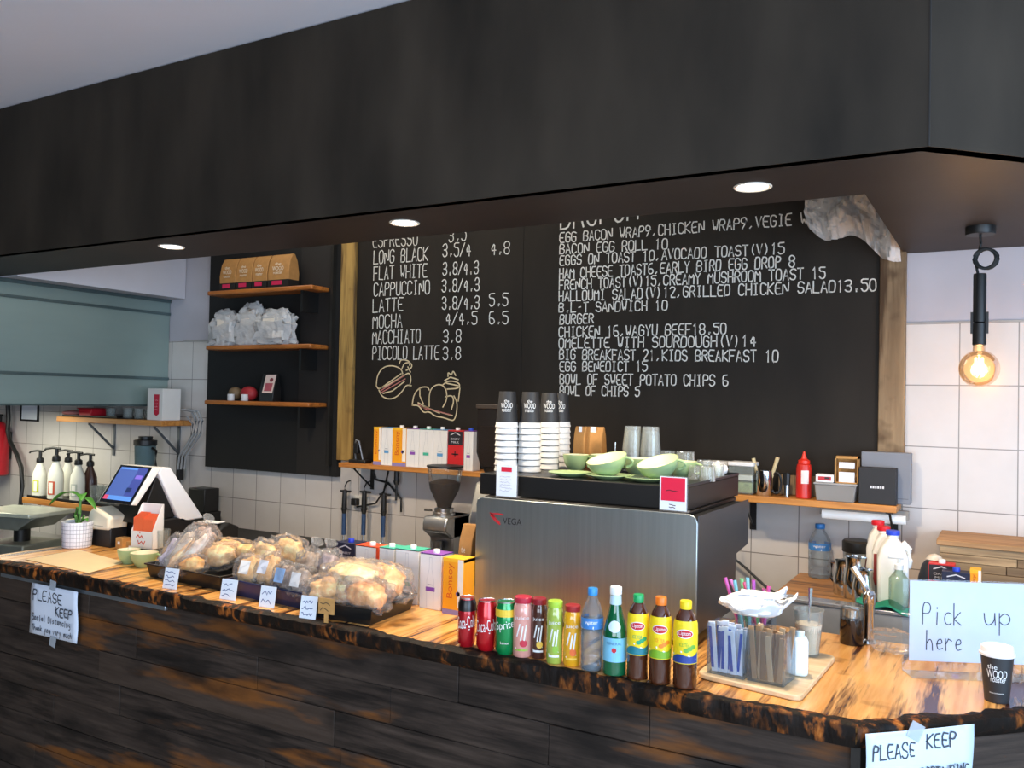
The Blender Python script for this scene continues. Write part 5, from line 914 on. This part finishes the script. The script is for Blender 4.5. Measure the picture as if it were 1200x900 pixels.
p=PZ(935,793,BT); t=thing('white_dispenser','white plastic sweetener dispenser at the right of the stirrer caddy','dispenser',(p.x,p.y+.02,BT+.0003),.3); MB().box((-.021,-.025,0),(.021,.025,.105)).build('body',mk('E4F0F4',.35,var=.02),t,bev=.01); MB().lathe([(.012,.105),(.012,.118),(0,.12)],16).build('lid',mk('D0E6EC',.4),t)
p=PZ(947,767,BT); h=S(53,p); r=S(34,p)/2; t=thing('plastic_cup','clear plastic cup of creamy sauce with a spoon on the serving board','plastic cup',(p.x,p.y,BT+.0003)); MB().lathe([(r*.70,0),(r*.72,.003),(r*.98,h*.97),(r*1.04,h*.98),(r*1.04,h),(r*.95,h),(r*.69,.006),(0,.005)],32,cap=False).build('cup_wall',tumb,t); MB().lathe([(r*.66,.007),(r*.87,h*.68),(0,h*.68)],28).build('cream',mk('EFE0CC',.5,var=.04),t); m=MB(); m.tube([(0,0,h*.5),(.002,.004,h*1.0),(.003,.006,h*1.46)],[.004,.004,.007]); m.build('spoon_handle',CHROME,t)
# ---------------------------------------------------------------- sink bench in the right back corner
t=thing('sink_bench','timber-topped bench with steel sink front below the right wall shelf','sink bench',(0,0,0)); BY=3.42
BWX=woodmat('bench_timber','C08A50','96622E',(2.5,24,24),.45,'3A1F0E')
MB().box((-.775,BY,.945),(1.3,YW-.003,.98)).build('top',BWX,t,bev=.003); m=MB(); m.box((-.775,3.345,.965),(1.3,BY-.001,.981)); m.build('sink_rim',mk('E2E4E5',.25,.8,.03),t,bev=.004); m=MB(); m.box((-.77,3.35,.45),(1.3,3.37,.964)); m.build('sink_front',mk('B4B0AA',.4,.4),t); m=MB(); m.box((-.765,3.40,0),(1.3,YW-.003,.944)); m.build('cabinet',DARK,t)
SB=.9805
def standb(px,y,z=SB): q=PY(px,660,y); return Vector((q.x,y,z))
q=PZ(962,675,SB); t=bottle(962,675,25,612,'clear water bottle with blue cap and blue label on the sink bench by the wall','water bottle',PET,WATER,mk('2F7FC8',.4),.44,wl,None,.6,group=None,z=SB,ymin=0); t.location.y=3.83
def jug(lab,x,y,w,d,h,capc,fill):
    t=thing('milk_jug',lab,'milk bottle',(x,y,SB),.15,'plastic milk bottles on the sink bench')
    pr=[(0,0),(w,0),(w,h*.62),(w*.86,h*.78),(w*.62,h*.90),(w*.38,h*.90),(w*.14,h*.78),(0,h*.62)]
    m=MB(Matrix.Translation((-w/2,0,0))); m.prism(pr,-d/2,d/2,'y'); m.build('bottle',mk('F2F0E8',.35,var=.02),t,bev=.014,seg=3)
    m=MB(); m.lathe([(.019,h*.89),(.019,h*.93)],20); m.build('neck',mk('F0EEE6',.4),t); m=MB(); cap(m,.024,h*.925,h*.06,0); m.build('cap',mk(capc,.4,var=0),t)
    m=MB(); m.tube([(w*.30,0,h*.83),(w*.52,0,h*.74),(w*.535,0,h*.60),(w*.48,0,h*.50)],.012); m.build('handle',mk('F0EEE6',.4),t)
    return t
a=standb(1046,3.475); jug('big milk bottle with blue cap, nearest on the sink bench',a.x,3.475,.105,.095,.275,'2A48C8',1)
a=standb(1026,3.60); t=jug('milk bottle with red cap, furthest left on the sink bench',a.x,3.66,.085,.09,.285,'D8202C',1); 
a=standb(1036,3.56); t=jug('milk bottle with red cap between the other red-capped and the blue-capped one',a.x-.004,3.575,.08,.085,.275,'D8202C',1); m=MB(); m.box((-.036,-.044,.05),(.0,-.0432,.17)); m.build('label',mk('8A2A22',.5),t)
for px,y,r,h,lab in ((990,3.55,.042,.13,'steel milk jug at the left of the jug cluster'),(1003,3.50,.045,.155,'tall steel milk jug with dark rim in the jug cluster'),(1012,3.45,.040,.12,'steel milk jug in front of the milk bottles')):
    a=standb(px,y); t=thing('milk_pitcher',lab,'milk jug',a,2.6,'steel milk jugs on the sink bench'); MB().lathe([(r*.95,0),(r,.006),(r,h*.5),(r*.82,h*.8),(r*.9,h),(r*.86,h),(r*.78,h*.8),(r*.95,h*.5),(0,.01)],28,cap=False).build('jug',CHROME,t); m=MB(); m.tube([(r*.85,0,h*.88),(r*1.5,0,h*.85),(r*1.55,0,h*.4),(r*.98,0,h*.22)],.006); m.build('handle',CHROME,t)
a=standb(1003,3.63); t=thing('black_lidded_jar','round black-lidded steel canister behind the milk jugs','canister',(a.x,3.66,SB)); MB().lathe([(.05,0),(.052,.004),(.052,.15)],28).build('canister',STEEL,t); MB().lathe([(.055,.15),(.057,.153),(.057,.19),(.05,.197),(0,.198)],28).build('lid',BLACK,t)
p=ground(998,754); h=S(42,p); r=S(27,p)/2; t=thing('syrup_jar','dark syrup jar with clear steel-topped rim on the counter before the tap','jar',p); MB().lathe([(r*.95,0),(r,.004),(r,h*.70),(0,h*.70)],28).build('syrup',mk('141012',.1,coat=.5),t); MB().lathe([(r*1.0,h*.70),(r*1.01,h*.96),(r*.95,h),(r*.9,h*.97),(r*.93,h*.72)],28,cap=False).build('jar_rim',GLASS,t); MB().lathe([(r*.6,h*.72),(r*.62,h*.95),(0,h*.96)],20).build('pourer',CHROME,t)
a=ground(1018,752); t=thing('tap','chrome mixer tap with upright lever behind the counter edge','tap',(a.x,max(a.y,3.06)-.05,TOP+.0005)); t.location.y=2.985; t.location.x=PY(1018,748,2.985).x; m=MB(); m.lathe([(.024,0),(.022,.008),(.017,.012),(.017,.12),(.020,.125),(.020,.155),(.012,.165),(0,.166)],24); m.build('body',CHROME,t); m=MB(); m.tube([(0,0,.15),(-.02,0,.19),(-.05,0,.235)],[.010,.009,.012]); m.build('lever',CHROME,t); m=MB(); m.tube([(0,0,.11),(-.01,.04,.13),(-.015,.10,.125),(-.015,.13,.10)],.011); m.build('spout',CHROME,t)
a=standb(1057,3.44); t=thing('soap_bottle','clear pump soap bottle between blue-capped milk and pick-up sign','pump bottle',(a.x-.005,3.385,SB+.0015)); MB().lathe([(.03,0),(.033,.005),(.033,.11),(.014,.135),(.013,.145)],24).build('body',clear('DDE8D8',.18,'C9D8CC',.1),t); m=MB(); m.lathe([(.015,.143),(.015,.16),(.005,.165),(.005,.185)],14); m.tube([(.015,0,.185),(-.035,0,.185)],.006); m.build('pump',mk('E0E4E4',.4),t)
m=MB(); m.add(*sheet(lambda u,v:(-.085+.17*u,-.045+.09*v,.012+.010*math.sin(9*u+2)+.008*math.sin(8*v+5*u)-.018*(2*v-1)**2*.3),16,10)); o=m.build('green_cloth',mk('1F8A6A',.8,var=.1),smooth=50); a=PY(1034,712,3.37); o.location=(a.x,3.385,SB+.003); sm=o.modifiers.new('s','SOLIDIFY'); sm.thickness=.004; tag(o,'green cleaning cloth on the sink rim below the blue-capped milk','cloth')
g=random.Random(8); m=MB(); m.ell((0,0,.035),(.075,.05,.035),26,14,amp=.10,fr=4,seed=3); o=m.build('plastic_wrap',BAG); a=ground(1045,768); o.location=(a.x,a.y+.03,TOP+.0015); tag(o,'crumpled clear plastic bag on the counter left of the pick-up sign','plastic bag')
m=MB(); m.tube([PY(x,y,3.86) for x,y in ((861,640),(862,656),(872,664),(885,676),(900,690),(916,699))],.006); tag(m.build('sagging_wire',BLACK),'thin black wire sagging across the tiles right of the coffee machine','wire')
# stacked timber crates and things behind the sign
t=thing('timber_crate','weathered plank-clad timber box on the bench at the right edge','timber box',(0,0,0)); m=MB(Matrix.Translation((0,3.62,0)))
def planks2(mb,x0,x1,z0,z1,h):
    g=random.Random(5); z=z0
    while z<z1-.01:
        x=x0
        while x<x1-.01: e=min(x1,x+g.uniform(.12,.3)); mb.c=g.random()*.98; mb.box((x+.001,-g.uniform(.008,.014),z+.0008),(e-.001,0,min(z1,z+h)-.0008)); x=e
        z+=h
planks2(m,-.215,1.25,SB,1.195,.031)
def plank2mat():
    m,n,b,o=nt('weathered_planks'); b.inputs['Roughness'].default_value=.8; a=n.nodes.new('ShaderNodeAttribute'); a.attribute_name='tone'; c=ramp(n,a.outputs['Fac'],[(0,'7A6247'),(.5,'A0845F'),(1,'B99A72')]); c=mixc(n,ramp(n,noise(n,1,5,(4,40,60)),[(.4,(0,0,0,1)),(.7,(.7,.7,.7,1))]),c,'5E4A36'); n.links.new(c,b.inputs['Base Color']); return m
m.build('plank_face',plank2mat(),t,bev=.001,seg=1); MB().box((-.215,3.6215,SB),(1.25,YW-.003,1.194)).build('core',mk('6E5840',.8),t); m=MB(); m.box((-.225,3.60,1.1945),(1.25,YW-.003,1.215)); m.build('top_board',woodmat('crate_top','B98F62','8E6A44',(3,40,40),.7),t,bev=.003)
a=standb(1095,3.52); t=thing('black_canister','dark round-shouldered canister with pale lid behind the pick-up sign','canister',(a.x,3.53,SB)); MB().lathe([(.058,0),(.06,.01),(.055,.10),(.042,.15),(.03,.165)],24).build('body',mk('23262A',.35),t); MB().lathe([(.02,.165),(.03,.17),(.02,.185),(0,.192)],20).build('lid',mk('CFC9B8',.4),t)
for k,(px,y,w,d,h,kind,lab,cc) in enumerate(((1103,3.455,.085,.06,.165,'r','orange-red carton behind the pick-up sign','F0F0F0'),(1120,3.40,.09,.06,.150,'n','navy carton with white print behind the pick-up sign','2A48C8'),(1143,3.40,.035,.055,.165,'o','yellow carton at the right of the navy one behind the pick-up sign','F0F0F0'))):
    a=PY(px,690,y); carton('milk_carton',lab,(a.x,y+d/2+.01,SB+.0015),w,d,h,kind+'X',0,'cartons behind the pick-up sign',cc,k!=2)
# ---------------------------------------------------------------- right wall shelf
zs=1.318
t=thing('wall_shelf','pine wall shelf under the menu at the right, carrying sauce bottle and boxes','shelf',(0,0,0)); MB().box((-1.06,3.69,zs-.028),(-.372,YW-.031,zs)).build('board',SHELFR,t,bev=.003)
for x in (-.40,-.98): 
    m=MB(); m.box((x-.014,3.71,zs-.034),(x+.014,YW-.031,zs-.0285)).box((x-.014,YW-.009,zs-.17),(x+.014,YW-.002,zs-.034)); m.tube([(x,3.72,zs-.034),(x,YW-.008,zs-.15)],.005); m.build('bracket',BLACK,t)
ZS2=zs+.0005
def onsh(px,y): return PY(px,560,y).x
t=thing('tube_light','white tube light fitting mounted under the right wall shelf','light fitting',(onsh(1012,3.8),3.80,zs-.035)); m=MB(); m.tube([(-.16,0,-.03),(.16,0,-.03)],.018,14); m.build('tube',mk('F2F4F4',.4,var=0,emit=.25),t); m=MB(); m.box((-.17,.0,-.03),(.17,.03,.006)); m.build('housing',mk('8A8680',.5),t)
TUB=clear('EEF2EE',.2,'D6DED6',.1)
for k,(px,y,w,d,h,lab,c1) in enumerate(((841,3.80,.105,.09,.115,'white-lidded clear tub, left of the pair at the left end of the right shelf','B9A890'),(871,3.77,.108,.09,.12,'white-lidded clear tub of green leaves, right of the pair on the right shelf','8DA070'))):
    t=thing('storage_tub',lab,'tub',(onsh(px,y),y,ZS2),0,'storage tubs on the right shelf'); MB().box((-w/2,-d/2,0),(w/2,d/2,h)).build('tub',TUB,t,bev=.006); MB().box((-w*.46,-d*.45,.004),(w*.46,d*.45,h*.42)).build('contents',mk(c1,.8,var=.3,scale=40),t,bev=.01); MB().box((-w*.52,-d*.53,h),(w*.52,d*.53,h+.018)).build('lid',WHITE,t,bev=.004); MB().box((-w*.45,-d*.46,h*.5),(w*.45,d*.46,h*.68)).build('divider',WHITE,t)
x=onsh(895,3.74); t=thing('utensil_cup','steel cup holding two pale wooden spatulas on the right shelf','utensil cup',(x,3.75,ZS2)); MB().lathe([(.034,0),(.036,.003),(.036,.105),(.033,.105),(.033,.006),(0,.005)],28,cap=False).build('cup',CHROME,t); m=MB(); m.tube([(-.01,0,.008),(-.05,.01,.155)],[.005,.008]); m.tube([(.01,0,.008),(.055,.0,.165)],[.005,.009]); m.build('spatulas',mk('C9B68A',.6),t)
x=onsh(915,3.74); t=thing('bar_tool','black-handled steel bar tool standing beside the sauce bottle','bar tool',(x,3.75,ZS2)); m=MB(); m.tube([(-.022+.022*math.cos(a),0,.055+.045*math.sin(a)) for a in [i*pi/8 for i in range(17)]],.005); m.tube([(-.02,0,.01),(-.02,0,.02)],.006); m.build('ring',BLACK,t); m=MB(); m.tube([(.022,0,0),(.022,0,.06)],.010); m.build('post',STEEL,t); m=MB(); m.tube([(.022,0,.05),(.022,0,.10)],[.014,.016]); m.build('handle',BLACK,t)
MB0=MB().box((-.86,YW-.062,ZS2),(-.52,YW-.034,ZS2+.085)); tag(MB0.build('wood_board',OLDW,bev=.003),'low rough timber offcut along the back of the right shelf','board')
x=onsh(942,3.745); t=thing('sauce_bottle','red squeeze sauce bottle with pointed nozzle on the right shelf','sauce bottle',(x,3.745,ZS2)); MB().lathe([(.028,0),(.031,.004),(.031,.125),(.028,.14),(.02,.147)],28).build('body',mk('C2281E',.35,var=.05),t); MB().lathe([(.024,.145),(.024,.158),(.012,.165),(.004,.195),(0,.196)],20).build('nozzle',mk('D8301E',.35),t); m=MB(); patch(m,cyl(.0315,.09,.35),.032,.055,0,6); m.build('label',mk('E9D8D4',.5),t,smooth=0)
x=(onsh(957,3.72)+onsh(1003,3.72))/2; t=thing('food_container','clear plastic food container with lid on the right shelf','container',(x,3.745,ZS2)); m=MB(); m.prism([(-.072,0),(.072,0),(.08,.066),(-.08,.066)],-.05,.05,'y'); m.build('tub',clear('EEF0F0',.35,'C9C6C2',.15),t,bev=.004); MB().box((-.084,-.054,.066),(.084,.054,.074)).build('lid',clear('F4F4F4',.4,'E2E4E6',.15),t,bev=.003)
t=thing('snack_packet','small red and white packet lying on the clear food container','packet',(x-.045,3.735,ZS2+.0745),.1); MB().box((-.035,-.03,0),(.035,.03,.032)).build('packet',mk('E0E0E2',.5),t,bev=.003); m=MB(); patch(m,flat((0,-.0306,.016)),.05,.016,0); patch(m,flat((.01,-.031,.018)),.02,.008,1); m.build('print',[mk('B8202E',.5,var=0),mk('1E1E22',.5,var=0)],t,smooth=0)
t=thing('card_display','small kraft box display with white cards on the clear food container','card display',(x+.04,3.735,ZS2+.0745),0); m=MB(); m.box((-.045,-.02,0),(.045,.03,.004)).box((-.045,.026,0),(.045,.03,.11)).box((-.045,-.02,0),(-.041,.03,.11)).box((.041,-.02,0),(.045,.03,.11)).box((-.045,-.02,.10),(.045,.03,.11)); m.build('frame',KRAFT,t); m=MB(); m.box((-.03,-.01,.004),(.03,.0,.045)).box((-.03,-.01,.06),(.03,.0,.085)); m.build('cards',PAPER,t)
xa=onsh(1006,3.70);xb=onsh(1050,3.70); t=thing('black_gift_box','square black box with small white print at the right end of the shelf','box',((xa+xb)/2,3.735,ZS2)); MB().box((-(xb-xa)/2,-.03,0),((xb-xa)/2,.03,.145)).build('box',mk('1E1F22',.55,var=.04),t,bev=.002); m=MB()
for k in range(6): patch(m,flat((-.0225+.009*k,-.0307,.068)),.0065,.010,0,1)
m.build('print',mk('D9D9DC',.6,var=0),t,smooth=0)
xa=onsh(1010,3.80);xb=onsh(1068,3.80); t=thing('grey_panel_box','flat grey box standing behind the black box at the right end of the shelf','box',((xa+xb)/2,3.805,ZS2)); MB().box((-(xb-xa)/2,-.03,-.0),((xb-xa)/2,.03,.205)).build('box',mk('7E838C',.6,var=.04),t,bev=.003); MB().box((-(xb-xa)/2+.008,-.0312,.02),((xb-xa)/2-.008,-.0302,.023)).build('seam',mk('60656E',.6),t)

# surface prints and fittings belong to the part they sit on
HOSTS={'print':('carton','packet','box','card','bag','pouch'),'lettering':('body','cup_wall','back_panel'),'logo':('cup_wall',),'grid_pattern':('pot',),'writing':('card',),'handwriting':('sheet',),'label':('body','box','bottle','pouch','cylinder'),'neck_label':('body',),'stripe':('stick',),'bezel':('screen_housing',),'screen':('screen_housing',),'cap':('carton','bottle'),'tag':('bag',),'grille':('body',),'paper_slot':('top_case',),'seam':('canopy',),'lid_line':('box',),'sticker':('box','bag'),'filament':('bulb',),'bulb_stem':('bulb',),'front_plate':('body',),'plug':('plate',),'sockets':('plate',),'knob':('body',),'inside':('bowl',),'metal_rail':('front_cladding',)}
for o in list(SC.objects):
    if o.type!='MESH' or o.parent is None or o.parent.parent is not None or o.parent.type!='EMPTY': continue
    k=o.name.split('.')[0]
    for hname in HOSTS.get(k,()):
        sib=[c for c in o.parent.children if c is not o and c.name.split('.')[0]==hname]
        if sib: o.parent=sib[0]; break
